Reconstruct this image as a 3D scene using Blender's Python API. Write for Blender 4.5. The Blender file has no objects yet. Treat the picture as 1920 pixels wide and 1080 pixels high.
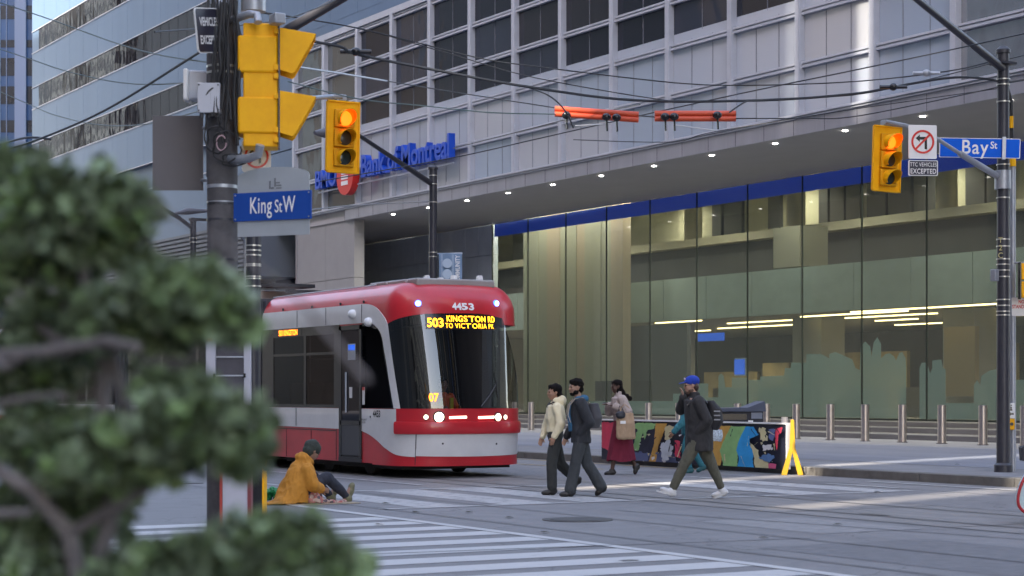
import bpy, bmesh, math, random
from math import radians, sin, cos, pi, sqrt, atan2
from mathutils import Vector, Matrix, noise
random.seed(7)
SC = bpy.context.scene
COL = SC.collection

# ------------------------------------------------------------------ camera, world, sun, exposure
F = 3504.0; HOR = 738.0; EYE = 1.5
VX, VY = -0.864, 0.5035
RX, RY = 0.5035, 0.864
cam_d = bpy.data.cameras.new('camera'); cam = bpy.data.objects.new('camera', cam_d); COL.objects.link(cam)
cam.location = (0, 0, EYE); cam.rotation_euler = (pi/2, 0, atan2(-VX, VY))
cam_d.sensor_width = 36; cam_d.lens = F/1920*36; cam_d.shift_y = (HOR-540)/1920
cam_d.clip_start = 0.05; cam_d.clip_end = 2000
cam_d.dof.use_dof = True; cam_d.dof.focus_distance = 32; cam_d.dof.aperture_fstop = 3.6
SC.camera = cam
SUN_EL, SUN_DX, SUN_DY = 38, 0.319, -0.948
W = bpy.data.worlds.new('World'); SC.world = W; W.use_nodes = True
sk = W.node_tree.nodes.new('ShaderNodeTexSky'); sk.sky_type = 'NISHITA'; sk.sun_disc = False
sk.sun_elevation = radians(SUN_EL); sk.sun_rotation = atan2(SUN_DX, SUN_DY)
sk.air_density = 1.0; sk.dust_density = 1.3; sk.ozone_density = 2.0
bg = W.node_tree.nodes['Background']; tn = W.node_tree.nodes.new('ShaderNodeMix'); tn.data_type = 'RGBA'; tn.blend_type = 'MULTIPLY'; tn.inputs[0].default_value = 1; tn.inputs[7].default_value = (1.26, 1.0, .835, 1)
W.node_tree.links.new(sk.outputs[0], tn.inputs[6]); W.node_tree.links.new(tn.outputs[2], bg.inputs[0]); bg.inputs[1].default_value = 0.13
sd = bpy.data.lights.new('sun', 'SUN'); sd.energy = 2.4; sd.angle = radians(0.5); sd.color = (1, .9, .76)
sun = bpy.data.objects.new('sun', sd); COL.objects.link(sun)
ce = cos(radians(SUN_EL))
sun.rotation_euler = Vector((SUN_DX*ce, SUN_DY*ce, sin(radians(SUN_EL)))).to_track_quat('Z', 'Y').to_euler()
SC.view_settings.view_transform = 'Standard'; SC.view_settings.look = 'None'
SC.view_settings.exposure = 3.0; SC.view_settings.gamma = 1
SC.cycles.max_bounces = 7; SC.cycles.transparent_max_bounces = 12; SC.cycles.caustics_reflective = False
SC.cycles.caustics_refractive = False; SC.cycles.sample_clamp_indirect = 4
SC.cycles.use_denoising = True

def TT(px): return (px-960)/F
def atZ(px, py, Z):
    t = TT(px); return Vector((Z*(VX+RX*t), Z*(VY+RY*t), EYE+(HOR-py)/F*Z))
def atY(px, py, Y):
    return atZ(px, py, Y/(VY+RY*TT(px)))
def atX(px, py, X):
    return atZ(px, py, X/(VX+RX*TT(px)))
def onG(px, py, z=0.0):
    return atZ(px, py, (EYE-z)*F/(py-HOR))
RV = Vector((RX, RY, 0)); VV = Vector((VX, VY, 0)); UP = Vector((0, 0, 1))

# ------------------------------------------------------------------ materials
MATS = {}
def M(name, rgb, rough=.6, metal=0.0, var=.0, scale=3.0, bump=0.0, bscale=None, emit=None, es=0, coat=0, spec=.5, stretch=None, alpha=None):
    if name in MATS: return MATS[name]
    m = bpy.data.materials.new(name); m.use_nodes = True; nt = m.node_tree; b = nt.nodes['Principled BSDF']
    b.inputs['Base Color'].default_value = (*rgb, 1); b.inputs['Roughness'].default_value = rough
    b.inputs['Metallic'].default_value = metal; b.inputs['Coat Weight'].default_value = coat
    b.inputs['Specular IOR Level'].default_value = spec
    if var or bump:
        tc = nt.nodes.new('ShaderNodeTexCoord'); mp = nt.nodes.new('ShaderNodeMapping')
        geo = nt.nodes.new('ShaderNodeNewGeometry')
        nt.links.new(geo.outputs['Position'], mp.inputs[0])
        if stretch: mp.inputs['Scale'].default_value = stretch
        if var:
            n = nt.nodes.new('ShaderNodeTexNoise'); n.inputs['Scale'].default_value = scale; n.inputs['Detail'].default_value = 6
            n.inputs['Roughness'].default_value = .65
            nt.links.new(mp.outputs[0], n.inputs['Vector'])
            r = nt.nodes.new('ShaderNodeValToRGB'); r.color_ramp.elements[0].position = .3; r.color_ramp.elements[1].position = .7
            r.color_ramp.elements[0].color = (*[c*(1-var) for c in rgb], 1); r.color_ramp.elements[1].color = (*[min(1, c*(1+var)) for c in rgb], 1)
            nt.links.new(n.outputs[0], r.inputs[0]); nt.links.new(r.outputs[0], b.inputs['Base Color'])
        if bump:
            n2 = nt.nodes.new('ShaderNodeTexNoise'); n2.inputs['Scale'].default_value = bscale or scale*4; n2.inputs['Detail'].default_value = 4
            nt.links.new(mp.outputs[0], n2.inputs['Vector'])
            bp = nt.nodes.new('ShaderNodeBump'); bp.inputs['Strength'].default_value = 1; bp.inputs['Distance'].default_value = bump
            nt.links.new(n2.outputs[0], bp.inputs['Height']); nt.links.new(bp.outputs[0], b.inputs['Normal'])
    if emit:
        b.inputs['Emission Color'].default_value = (*emit, 1); b.inputs['Emission Strength'].default_value = es
    MATS[name] = m; return m

def glass(name, tint=(.7, .75, .72), refl=(1, 1, 1), base=.08, fres=1.45, rough=.01, opaque=None, bump=0, bscale=.5, stretch=None, gmix=None):
    """thin architectural glass: transparent tint (or an opaque body) + fresnel glossy"""
    if name in MATS: return MATS[name]
    m = bpy.data.materials.new(name); m.use_nodes = True; nt = m.node_tree; N = nt.nodes; L = nt.links
    N.remove(N['Principled BSDF']); out = N['Material Output']
    if opaque: a = N.new('ShaderNodeBsdfDiffuse'); a.inputs[0].default_value = (*opaque, 1)
    else: a = N.new('ShaderNodeBsdfTransparent'); a.inputs[0].default_value = (*tint, 1)
    if gmix:   # partly milky glass; on lobby panes a painted reflection veil
        d = N.new('ShaderNodeBsdfDiffuse'); d.inputs[0].default_value = (*gmix[0], 1)
        mx = N.new('ShaderNodeMixShader'); mx.inputs[0].default_value = gmix[1]; L.new(a.outputs[0], mx.inputs[1]); L.new(d.outputs[0], mx.inputs[2]); a = mx
    g = N.new('ShaderNodeBsdfGlossy'); g.inputs['Color'].default_value = (*refl, 1); g.inputs['Roughness'].default_value = rough
    fr = N.new('ShaderNodeFresnel'); fr.inputs[0].default_value = fres
    ad0 = N.new('ShaderNodeMath'); ad0.operation = 'ADD'; ad0.use_clamp = True; ad0.inputs[1].default_value = base; L.new(fr.outputs[0], ad0.inputs[0])
    gb_ = N.new('ShaderNodeNewGeometry'); inv = N.new('ShaderNodeMath'); inv.operation = 'SUBTRACT'; inv.inputs[0].default_value = 1; L.new(gb_.outputs['Backfacing'], inv.inputs[1])
    ad = N.new('ShaderNodeMath'); ad.operation = 'MULTIPLY'; L.new(ad0.outputs[0], ad.inputs[0]); L.new(inv.outputs[0], ad.inputs[1])
    if bump:
        geo = N.new('ShaderNodeNewGeometry'); mp = N.new('ShaderNodeMapping'); L.new(geo.outputs['Position'], mp.inputs[0])
        if stretch: mp.inputs['Scale'].default_value = stretch
        n = N.new('ShaderNodeTexNoise'); n.inputs['Scale'].default_value = bscale; n.inputs['Detail'].default_value = 2
        L.new(mp.outputs[0], n.inputs['Vector'])
        bp = N.new('ShaderNodeBump'); bp.inputs['Distance'].default_value = bump; bp.inputs['Strength'].default_value = 1
        L.new(n.outputs[0], bp.inputs['Height']); L.new(bp.outputs[0], g.inputs['Normal'])
    mix = N.new('ShaderNodeMixShader'); L.new(ad.outputs[0], mix.inputs[0]); L.new(a.outputs[0], mix.inputs[1]); L.new(g.outputs[0], mix.inputs[2])
    L.new(mix.outputs[0], out.inputs[0]); MATS[name] = m; return m

# ------------------------------------------------------------------ mesh helpers
class MB:
    def __init__(s): s.v = []; s.f = []; s.m = []; s.cur = 0
    def add(s, vs, fs):
        o = len(s.v); s.v += [Vector(v) for v in vs]
        for f in fs: s.f.append([o+i for i in f]); s.m.append(s.cur)
        return s
    def box(s, a, b, mat=None):
        x0, y0, z0 = [min(a[i], b[i]) for i in range(3)]; x1, y1, z1 = [max(a[i], b[i]) for i in range(3)]
        vs = [Vector(p) for p in ((x0,y0,z0),(x1,y0,z0),(x1,y1,z0),(x0,y1,z0),(x0,y0,z1),(x1,y0,z1),(x1,y1,z1),(x0,y1,z1))]
        if mat: vs = [mat @ v for v in vs]
        return s.add(vs, [(0,3,2,1),(4,5,6,7),(0,1,5,4),(1,2,6,5),(2,3,7,6),(3,0,4,7)])
    def cbox(s, c, size, mat=None):
        c = Vector(c); h = Vector(size)/2; return s.box(c-h, c+h, mat)
    def cyl(s, p0, p1, r0, r1=None, n=16, caps=True):
        p0 = Vector(p0); p1 = Vector(p1); r1 = r0 if r1 is None else r1
        d = (p1-p0).normalized(); a = d.orthogonal().normalized(); b = d.cross(a)
        vs = []; fs = []
        for k in range(n):
            an = 2*pi*k/n; o = a*cos(an)+b*sin(an); vs += [p0+o*r0, p1+o*r1]
        for k in range(n):
            j = (k+1) % n; fs.append((2*k, 2*j, 2*j+1, 2*k+1))
        if caps: fs.append([2*k for k in range(n)][::-1]); fs.append([2*k+1 for k in range(n)])
        return s.add(vs, fs)
    def tube(s, pts, r, n=8, caps=True):
        pts = [Vector(p) for p in pts]; R = r if isinstance(r, (list, tuple)) else [r]*len(pts)
        up = None; vs = []; fs = []
        for i, p in enumerate(pts):
            d = (pts[min(i+1, len(pts)-1)]-pts[max(i-1, 0)]).normalized()
            a = d.orthogonal().normalized() if up is None else (up-d*up.dot(d)).normalized()
            up = a; b = d.cross(a)
            for k in range(n):
                an = 2*pi*k/n; vs.append(p+(a*cos(an)+b*sin(an))*R[i])
        for i in range(len(pts)-1):
            for k in range(n):
                j = (k+1) % n; fs.append((i*n+k, i*n+j, (i+1)*n+j, (i+1)*n+k))
        if caps: fs.append(list(range(n))[::-1]); fs.append([(len(pts)-1)*n+k for k in range(n)])
        return s.add(vs, fs)
    def ell(s, c, r, mat=None, nu=16, nv=10):
        c = Vector(c); vs = []; fs = []
        for i in range(nv+1):
            th = pi*i/nv
            for k in range(nu):
                ph = 2*pi*k/nu
                v = Vector((r[0]*sin(th)*cos(ph), r[1]*sin(th)*sin(ph), r[2]*cos(th)))
                if mat: v = mat.to_3x3() @ v
                vs.append(c+v)
        for i in range(nv):
            for k in range(nu):
                j = (k+1) % nu; fs.append((i*nu+k, (i+1)*nu+k, (i+1)*nu+j, i*nu+j))
        return s.add(vs, fs)
    def rings(s, rl, n=20, caps=True):
        """rl: (centre, rx, ry[, tilt matrix]) elliptical rings in local axes"""
        vs = []; fs = []
        for q in rl:
            c = Vector(q[0]); mt = q[3] if len(q) > 3 else None
            for k in range(n):
                an = 2*pi*k/n; v = Vector((q[1]*cos(an), q[2]*sin(an), 0))
                if mt: v = mt @ v
                vs.append(c+v)
        for i in range(len(rl)-1):
            for k in range(n):
                j = (k+1) % n; fs.append((i*n+k, i*n+j, (i+1)*n+j, (i+1)*n+k))
        if caps: fs.append(list(range(n))[::-1]); fs.append([(len(rl)-1)*n+k for k in range(n)])
        return s.add(vs, fs)
    def prism(s, poly, d):
        """poly: list of 3D points; d: extrusion vector"""
        n = len(poly); d = Vector(d); vs = [Vector(p) for p in poly]+[Vector(p)+d for p in poly]
        return s.add(vs, [list(range(n))[::-1], [n+k for k in range(n)]]+[(k, (k+1) % n, n+(k+1) % n, n+k) for k in range(n)])
    def quad(s, *p): return s.add(p, [tuple(range(len(p)))])
    def build(s, name, mats, parent=None, smooth=35, local=False, bevel=0, link=True, xf=None):
        me = bpy.data.meshes.new(name)
        vs = [xf @ v for v in s.v] if xf else s.v
        me.from_pydata([tuple(v) for v in vs], [], s.f)
        if not isinstance(mats, (list, tuple)): mats = [mats]
        for m in mats: me.materials.append(m)
        for p, i in zip(me.polygons, s.m): p.material_index = min(i, len(mats)-1)
        me.validate()
        bm = bmesh.new(); bm.from_mesh(me); bmesh.ops.recalc_face_normals(bm, faces=bm.faces); bm.to_mesh(me); bm.free()
        if smooth: me.shade_smooth(); me.set_sharp_from_angle(angle=radians(smooth))
        o = bpy.data.objects.new(name, me); COL.objects.link(o)
        if bevel:
            bv = o.modifiers.new('bevel', 'BEVEL'); bv.width = bevel; bv.segments = 2; bv.limit_method = 'ANGLE'
        if parent: par(o, parent, local)
        return o
def par(o, parent, local=False):
    o.parent = parent
    if not local: o.matrix_parent_inverse = world_of(parent).inverted()
def world_of(o):
    m = o.matrix_basis.copy()
    if o.parent: m = world_of(o.parent) @ o.matrix_parent_inverse @ m
    return m
def tag(o, label=None, cat=None, group=None, kind=None):
    if label: o['label'] = label
    if cat: o['category'] = cat
    if group: o['group'] = group
    if kind: o['kind'] = kind
    return o
def empty(name, loc, label, cat, group=None, rz=0):
    o = bpy.data.objects.new(name, None); COL.objects.link(o); o.location = loc; o.rotation_euler = (0, 0, rz)
    o.empty_display_size = .2
    return tag(o, label, cat, group)
def copy_tree(o, parent=None):
    c = o.copy(); COL.objects.link(c)
    if parent: c.parent = parent
    for ch in [x for x in bpy.data.objects if x.parent == o]: copy_tree(ch, c)
    return c
def place(o, loc, rz=None):
    o.location = loc
    if rz is not None: o.rotation_euler = (0, 0, rz)

def text_mesh(txt, size=1.0, extrude=0.0, offset=0.0, ax='CENTER', ay='CENTER', sx=1.0, space=1.0, shear=0):
    cu = bpy.data.curves.new('t', 'FONT'); cu.body = txt; cu.size = size; cu.extrude = extrude; cu.offset = offset
    cu.align_x = ax; cu.align_y = ay; cu.space_character = space; cu.resolution_u = 4; cu.shear = shear
    ob = bpy.data.objects.new('t', cu); COL.objects.link(ob); dg = bpy.context.evaluated_depsgraph_get(); dg.update()
    me = bpy.data.meshes.new_from_object(ob.evaluated_get(dg)); bpy.data.objects.remove(ob); bpy.data.curves.remove(cu)
    mb = MB(); mb.add([(v.co.x*sx, v.co.y, v.co.z) for v in me.vertices], [tuple(p.vertices) for p in me.polygons])
    bpy.data.meshes.remove(me); return mb
def frame_xf(origin, ex, ey=UP):
    """matrix whose local x runs along ex, local y along ey, local z out of the face"""
    ex = Vector(ex).normalized(); ez = ex.cross(Vector(ey)).normalized(); ey2 = ez.cross(ex)
    m = Matrix((ex, ey2, ez)).transposed().to_4x4(); m.translation = Vector(origin); return m
def put_text(txt, xf, size, mat, parent=None, name='lettering', **k):
    mb = text_mesh(txt, size, **k); return mb.build(name, mat, parent, smooth=0, xf=xf)
# ------------------------------------------------------------------ ground
def road_mat():
    m = bpy.data.materials.new('asphalt'); m.use_nodes = True; nt = m.node_tree; N = nt.nodes; L = nt.links; b = N['Principled BSDF']
    geo = N.new('ShaderNodeNewGeometry')
    def nz(sc, det, stretch=None, ro=.6):
        mp = N.new('ShaderNodeMapping'); L.new(geo.outputs['Position'], mp.inputs[0])
        if stretch: mp.inputs['Scale'].default_value = stretch
        n = N.new('ShaderNodeTexNoise'); n.inputs['Scale'].default_value = sc; n.inputs['Detail'].default_value = det; n.inputs['Roughness'].default_value = ro
        L.new(mp.outputs[0], n.inputs['Vector']); return n
    def ramp(n, stops):
        r = N.new('ShaderNodeValToRGB'); e = r.color_ramp.elements
        e[0].position, e[0].color = stops[0][0], (*[stops[0][1]]*3, 1); e[1].position, e[1].color = stops[1][0], (*[stops[1][1]]*3, 1)
        L.new(n.outputs[0], r.inputs[0]); return r
    def mul(a, b_):
        x = N.new('ShaderNodeMix'); x.data_type = 'RGBA'; x.blend_type = 'MULTIPLY'; x.inputs[0].default_value = 1
        L.new(a, x.inputs[6]); L.new(b_, x.inputs[7]); return x.outputs[2]
    r1 = ramp(nz(.35, 5, (.35, 1.6, 1)), [(.3, .86), (.72, 1.12)])       # wheel-path streaks along the street
    r2 = ramp(nz(3.0, 8), [(.3, .9), (.7, 1.08)])
    r3 = ramp(nz(60, 4), [(.3, .78), (.7, 1.18)])
    base = N.new('ShaderNodeRGB'); base.outputs[0].default_value = (.190, .184, .186, 1)
    c = mul(mul(mul(base.outputs[0], r1.outputs[0]), r2.outputs[0]), r3.outputs[0])
    vo = N.new('ShaderNodeTexVoronoi'); vo.feature = 'DISTANCE_TO_EDGE'; vo.inputs['Scale'].default_value = .33
    nn = nz(1.2, 4); mpv = N.new('ShaderNodeVectorMath'); mpv.operation = 'ADD'
    L.new(geo.outputs['Position'], mpv.inputs[0]); L.new(nn.outputs['Color'], mpv.inputs[1]); L.new(mpv.outputs[0], vo.inputs['Vector'])
    rc = ramp(vo, [(0, .55), (.006, 1)])
    c = mul(c, rc.outputs[0])
    L.new(c, b.inputs['Base Color']); b.inputs['Roughness'].default_value = .62
    bp = N.new('ShaderNodeBump'); bp.inputs['Distance'].default_value = .004; L.new(nz(90, 3).outputs[0], bp.inputs['Height']); L.new(bp.outputs[0], b.inputs['Normal'])
    return m
ASPH = road_mat()
mb = MB(); mb.quad((-400, -300, -.0), (200, -300, 0), (200, 400, 0), (-400, 400, 0))
tag(mb.build('road', ASPH, smooth=0), kind='structure')
# worn paint: the noise eats holes into it
def paint_mat(name, rgb, wear=.42):
    m = bpy.data.materials.new(name); m.use_nodes = True; nt = m.node_tree; N = nt.nodes; L = nt.links; b = N['Principled BSDF']
    geo = N.new('ShaderNodeNewGeometry'); n = N.new('ShaderNodeTexNoise'); n.inputs['Scale'].default_value = 5; n.inputs['Detail'].default_value = 9; n.inputs['Roughness'].default_value = .8
    L.new(geo.outputs['Position'], n.inputs['Vector']); r = N.new('ShaderNodeValToRGB')
    e = r.color_ramp.elements; e[0].position = wear-.1; e[0].color = (.16, .158, .165, 1); e[1].position = wear+.06; e[1].color = (*rgb, 1)
    L.new(n.outputs[0], r.inputs[0]); L.new(r.outputs[0], b.inputs['Base Color']); b.inputs['Roughness'].default_value = .6; return m
PW = paint_mat('road_paint_white', (.47, .465, .46), .36); PW2 = paint_mat('road_paint_worn', (.41, .405, .40), .45); PY = paint_mat('road_paint_yellow', (.36, .25, .07), .46)
RAIL = M('rail_groove', (.07, .067, .07), .5, .2, .3, 8)
CONC = M('pavement_concrete', (.19, .19, .198), .75, 0, .16, 1.6, .003, 40)
CONC2 = M('kerb_concrete', (.135, .128, .118), .8, 0, .25, 3, .004, 30)
def sheet(name, rects, mat, z=.004):
    mb = MB()
    for r in rects:
        if len(r) == 4 and not hasattr(r[0], '__len__'): x0, x1, y0, y1 = r; mb.quad((x0, y0, z), (x1, y0, z), (x1, y1, z), (x0, y1, z))
        else: mb.quad(*[(p[0], p[1], z) for p in r])
    return tag(mb.build(name, mat, smooth=0), kind='structure')
bars = [-20.15, -19.3, -18.38, -17.48, -16.57, -15.7, -14.86, -14.04, -13.2, -12.35, -11.5]
sheet('road_marking_crosswalk_near', [(b-.24, b+.24, 5.75, 9.98) for b in bars], PW)
sheet('road_marking_crosswalk_border', [(-23.3, -8, 10.0, 10.16), (-18.6, -8, 5.5, 5.66)], PW, .006)
sheet('road_marking_crosswalk_far', [(-25.8, -21.85, 11.3, 12.0), (-25.9, -21.85, 12.6, 13.4), (-25.9, -21.85, 13.85, 14.65), (-25.9, -21.85, 17.6, 18.3), (-25.9, -21.85, 19.0, 19.7)], PW2)
sheet('road_marking_crosswalk_far_border', [(-21.84, -21.68, 10.7, 19.8), (-26.1, -25.92, 10.7, 17)], PW2, .006)
sheet('road_marking_lane_lines', [(-60, -27.1, 14.02, 14.14), (-30.5, -26.9, 12.0, 12.14), (-24.5, -10, 21.2, 21.36), (-24.2, -22.5, 20.1, 20.25), (-27.4, -26.6, 19.6, 19.75)], PW2, .008)
sheet('road_marking_yellow_lines', [(-75, -29.5, 21.62, 21.74), (-60, -31, 20.1, 20.2)], PY, .006)
rails = [10.75, 12.25, 15.35, 16.85]
sheet('road_track_rails', [(-90, 10, y-.028, y+.028) for y in rails[2:]]+[(-90, 10, y-.016, y+.016) for y in rails[:2]], RAIL, .010)
TRK = M('track_slab', (.195, .185, .178), .7, 0, .2, 2.2, .003, 60, stretch=(.4, 1.5, 1))
sheet('road_track_slab', [(-90, 10, 14.75, 17.45)], TRK, .002)
sheet('road_track_joints', [(-90, 10, 14.73, 14.76), (-90, 10, 17.44, 17.47)]+[(-12.5-3.1*k-.012, -12.5-3.1*k+.012, 14.78, 17.42) for k in range(16)], RAIL, .005)
def blob(name, px, py, rx, ry, mat, z, seed, n=26):
    g = onG(px, py); r1 = random.Random(seed); mb = MB(); P = []
    for k in range(n):
        a = 2*pi*k/n; q = r1.uniform(.75, 1.15); P.append((g.x+rx*cos(a)*q, g.y+ry*sin(a)*q, z))
    mb.add(P, [list(range(n))]); return tag(mb.build(name, mat, smooth=0), kind='structure')
PT1 = M('road_patch_dark', (.135, .132, .138), .6, 0, .2, 6, .003, 80); PT2 = M('road_patch_pale', (.225, .22, .22), .7, 0, .2, 6, .003, 80); OIL = M('road_stain', (.12, .117, .12), .4, 0, .3, 5)
sheet('road_patch', [(-14.5, -11.2, 11.2, 13.4), (-22.5, -20.2, 16.95, 17.9), (-30, -24, 19.9, 20.7)], PT1, .0025)
sheet('road_patch_light', [(-17.8, -15.6, 12.9, 14.4), (-12.2, -9.5, 18.6, 21.0), (-27, -23, 18.1, 18.9)], PT2, .003)
sheet('road_seal_line', [((-20, 13.2), (-12, 14.5), (-12, 14.54), (-20, 13.24)), ((-16, 5), (-15.2, 12.5), (-15.16, 12.5), (-15.96, 5)), ((-24, 20.2), (-10, 19.7), (-10, 19.74), (-24, 20.24)), ((-13, 4), (-9, 12.6), (-8.96, 12.6), (-12.96, 4))], PT1, .0075)
for k, (px, py, rx, ry) in enumerate([(1640, 965, .25, .1), (1180, 1052, .07, .10)]): blob('road_stain', px, py, rx, ry, OIL, .0082, k)
for k, (px, py) in enumerate([(715, 945), (770, 962), (870, 962), (945, 972), (1636, 924), (1788, 872), (1010, 1000), (700, 985), (1420, 1010), (1560, 985), (540, 980)]):
    g = onG(px, py, 0 if py > 890 else .16); mb = MB(); r1 = random.Random(k); mb.add([(g.x, g.y, g.z+.012), (g.x+.07, g.y+.02, g.z+.03), (g.x+.09, g.y+.10, g.z+.014), (g.x+.01, g.y+.08, g.z+.02)], [(0, 1, 2), (0, 2, 3)]); tag(mb.build('paper_scrap', M('scrap', (.6, .6, .58), .7), smooth=0), 'tiny pale scrap of paper lying on the ground at the crossing', 'litter', 'paper scraps on the ground')
mb = MB()
g = onG(1083, 975); mb.cyl(g+Vector((0, 0, .0)), g+Vector((0, 0, .009)), .42, .42, 28)
mb.cyl(g+Vector((0, 0, .009)), g+Vector((0, 0, .013)), .33, .33, 28)
tag(mb.build('manhole_cover', M('iron', (.09, .085, .085), .5, .5, .3, 20)), 'round dark iron manhole cover set flush in the crossing', 'manhole cover')
mb = MB(); g = onG(330, 905)
mb.box((g.x-.5, g.y-.3, .001), (g.x+.5, g.y+.3, .010)); tag(mb.build('utility_cover', MATS['iron'], bevel=.003), 'long dark utility cover in the road left of the grey pole', 'utility cover')
# far pavement, kerb, bank plaza
mb = MB(); mb.quad((-300, 22.3, .15), (40, 22.3, .15), (40, 42, .15), (-300, 42, .15)); tag(mb.build('pavement_far', CONC, smooth=0), kind='structure')
mb = MB()
for k in range(110):
    x = -200+k*2.2; mb.box((x+.008, 22.0, -.05), (x+2.2-.008, 22.3, .15))
tag(mb.build('kerb_far', CONC2, smooth=0, bevel=.012), kind='structure')
PAV2 = M('plaza_blue_stone', (.15, .165, .205), .6, 0, .2, .6, stretch=(.3, 1.2, 1))
sheet('pavement_joints', [(-300, 40, y, y+.015) for y in (24.4, 27.5, 30.6, 33.7)]+[(-120+3.1*k, -120+3.1*k+.015, 22.3, 35.8) for k in range(52)], M('joint', (.07, .07, .075), .8), .158)
sheet('pavement_stone_strip', [(-300, 40, 24.6, 33.2)], PAV2, .154)
STEP = M('granite_steps', (.13, .128, .13), .6, 0, .25, 2, stretch=(.3, 1, 4))
mb = MB()
for k, (y, z) in enumerate([(37.4, .30), (39.1, .45), (40.6, .60)]):
    mb.box((-95, y, z-.155), (-20, 43.2 if k == 2 else y+2.2, z))
tag(mb.build('plaza_steps', STEP, bevel=.01), kind='structure')

# ------------------------------------------------------------------ podium of the bank tower
FRM = M('facade_frame', (.46, .49, .55), .42, .15, .08, 1.5)
FRMD = M('facade_recess', (.10, .10, .12), .6)
PANEL = glass('milky_glass', tint=(.62, .68, .74), base=.10, gmix=((.60, .66, .76), .66), rough=.08, bump=.012, bscale=.35, refl=(.9, .95, 1))
PANEL2 = glass('milky_glass_cool', tint=(.62, .68, .74), base=.16, gmix=((.52, .61, .74), .62), rough=.06, bump=.02, bscale=.5, refl=(.9, .95, 1))
PANEL3 = glass('milky_glass_pale', tint=(.7, .72, .74), base=.08, gmix=((.68, .71, .76), .60), rough=.1, bump=.012, bscale=.35, refl=(.9, .95, 1))
DARKW = glass('dark_window_glass', opaque=(.012, .013, .02), base=.01, fres=1.4, rough=.03, bump=.01, bscale=.5, refl=(.85, .9, 1))
DARKW2 = glass('dark_window_glass_warm', opaque=(.022, .021, .024), base=.01, fres=1.4, rough=.03, bump=.01, bscale=.5, refl=(.85, .9, 1))
DARKW3 = glass('dark_window_glass_blue', opaque=(.022, .026, .042), base=.03, fres=1.4, rough=.06, bump=.02, bscale=.8, refl=(.85, .9, 1))
REFW = glass('mirror_window_glass', opaque=(.10, .11, .13), base=.30, fres=1.5, rough=.02, bump=.05, bscale=.6)
FASC = M('fascia_metal', (.36, .37, .42), .3, .4, .10, .8, stretch=(2.2, 1, .1))
SOFF = M('soffit_panel', (.42, .41, .41), .7, 0, .04, 1)
pod = empty('bank_podium', (-58, 36, 0), 'low bank podium with lilac frames and glass grid above a deep grey overhang', 'building')
YF = 36.0
cols = [-82.3-.0, -78.9, -75.35, -71.9, -68.4, -64.95, -61.5, -58.1, -54.7, -51.3, -47.85, -44.45, -41.1, -37.8, -34.4, -31.0]
rows = [9.89, 11.43, 13.03, 14.57, 16.12, 17.66]
FASX0 = -76.5
mb = MB()
for x in cols: mb.box((x-.11, YF-.14, 9.9), (x+.11, YF+.34, 17.9))
mb.build('mullions', FRM, pod, bevel=.012)
mb = MB()
for z in rows[1:]:
    mb.box((-82.4, YF-.05, z-.10), (-30.5, YF+.22, z-.022)); mb.box((-82.4, YF-.05, z+.022), (-30.5, YF+.22, z+.09)); mb.box((-82.4, YF+.02, z-.022), (-30.5, YF+.2, z+.022))
mb.box((-82.4, YF-.12, 17.78), (-30.5, YF+2, 18.05))
mb.build('transoms', FRM, pod)
for i in range(len(cols)-1):
    x0, x1 = cols[i]+.112, cols[i+1]-.112
    for j in range(5):
        z0, z1 = rows[j]+.092, rows[j+1]-.102
        if j == 0: z0 = 9.90
        if x0 > -38: me = MB().box((x0, YF+.08, z0), (x1, YF+.11, z1)); me.build('window', REFW, pod, smooth=0); continue
        dark = (j >= 2 and i >= 2) or (i < 2)
        if j == 2 and i >= 2:
            MB().box((x0, YF+.08, z0), (x1, YF+.11, z0+.34)).build('spandrel', PANEL, pod, smooth=0)
            z0 += .344
        if dark: MB().box((x0, YF+.09, z0), (x1, YF+.12, z1)).build('window', random.Random(i*7+j).choice([DARKW, DARKW, DARKW2, DARKW3]) if i >= 2 else glass('green_window_glass', opaque=(.07, .085, .088), base=.08, rough=.04, bump=.02), pod, smooth=0)
        else: MB().box((x0, YF+.08, z0), (x1, YF+.11, z1)).build('glass_panel', random.Random(i*5+j).choice([PANEL, PANEL2, PANEL3]), pod, smooth=0)
mb = MB()   # blinds and posts showing behind the panels; seams on the glass
for i in range(2, len(cols)-3):
    w = (cols[i+1]-cols[i]); x0 = cols[i]
    for q in (1, 2):
        mb.box((x0+w*q/3-.012, YF+.07, 9.9), (x0+w*q/3+.012, YF+.125, 13.2))
    if i > 2: mb.box((x0+w*.5-.015, YF+.075, 13.4), (x0+w*.5+.015, YF+.13, 17.6))
mb.build('glass_seams', M('seam', (.16, .17, .2), .5), pod, smooth=0)
CREAM = M('inner_beam', (.42, .40, .37), .6)
mb = MB()
mb.box((-76, 38.8, 9.9), (-31, 39.0, 17.9)); mb.build('inner_wall', M('inner_wall', (.42, .44, .5), .7, 0, .25, .5, stretch=(1.5, 1, .3)), pod, smooth=0)
for x in cols[4:-1]:
    MB().box((x-.10, YF+.4, 12.45), (x+.10, 38.8, 12.78)).build('inner_beam', CREAM, pod)
    MB().box((x+1.5, YF+1.1, 9.9), (x+1.72, YF+1.3, 17.2)).build('inner_column', CREAM, pod)
mb = MB(); mb.box((-76, YF+.45, 9.75), (-31, 38.8, 9.9)); mb.build('inner_floor', CREAM, pod)
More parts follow.
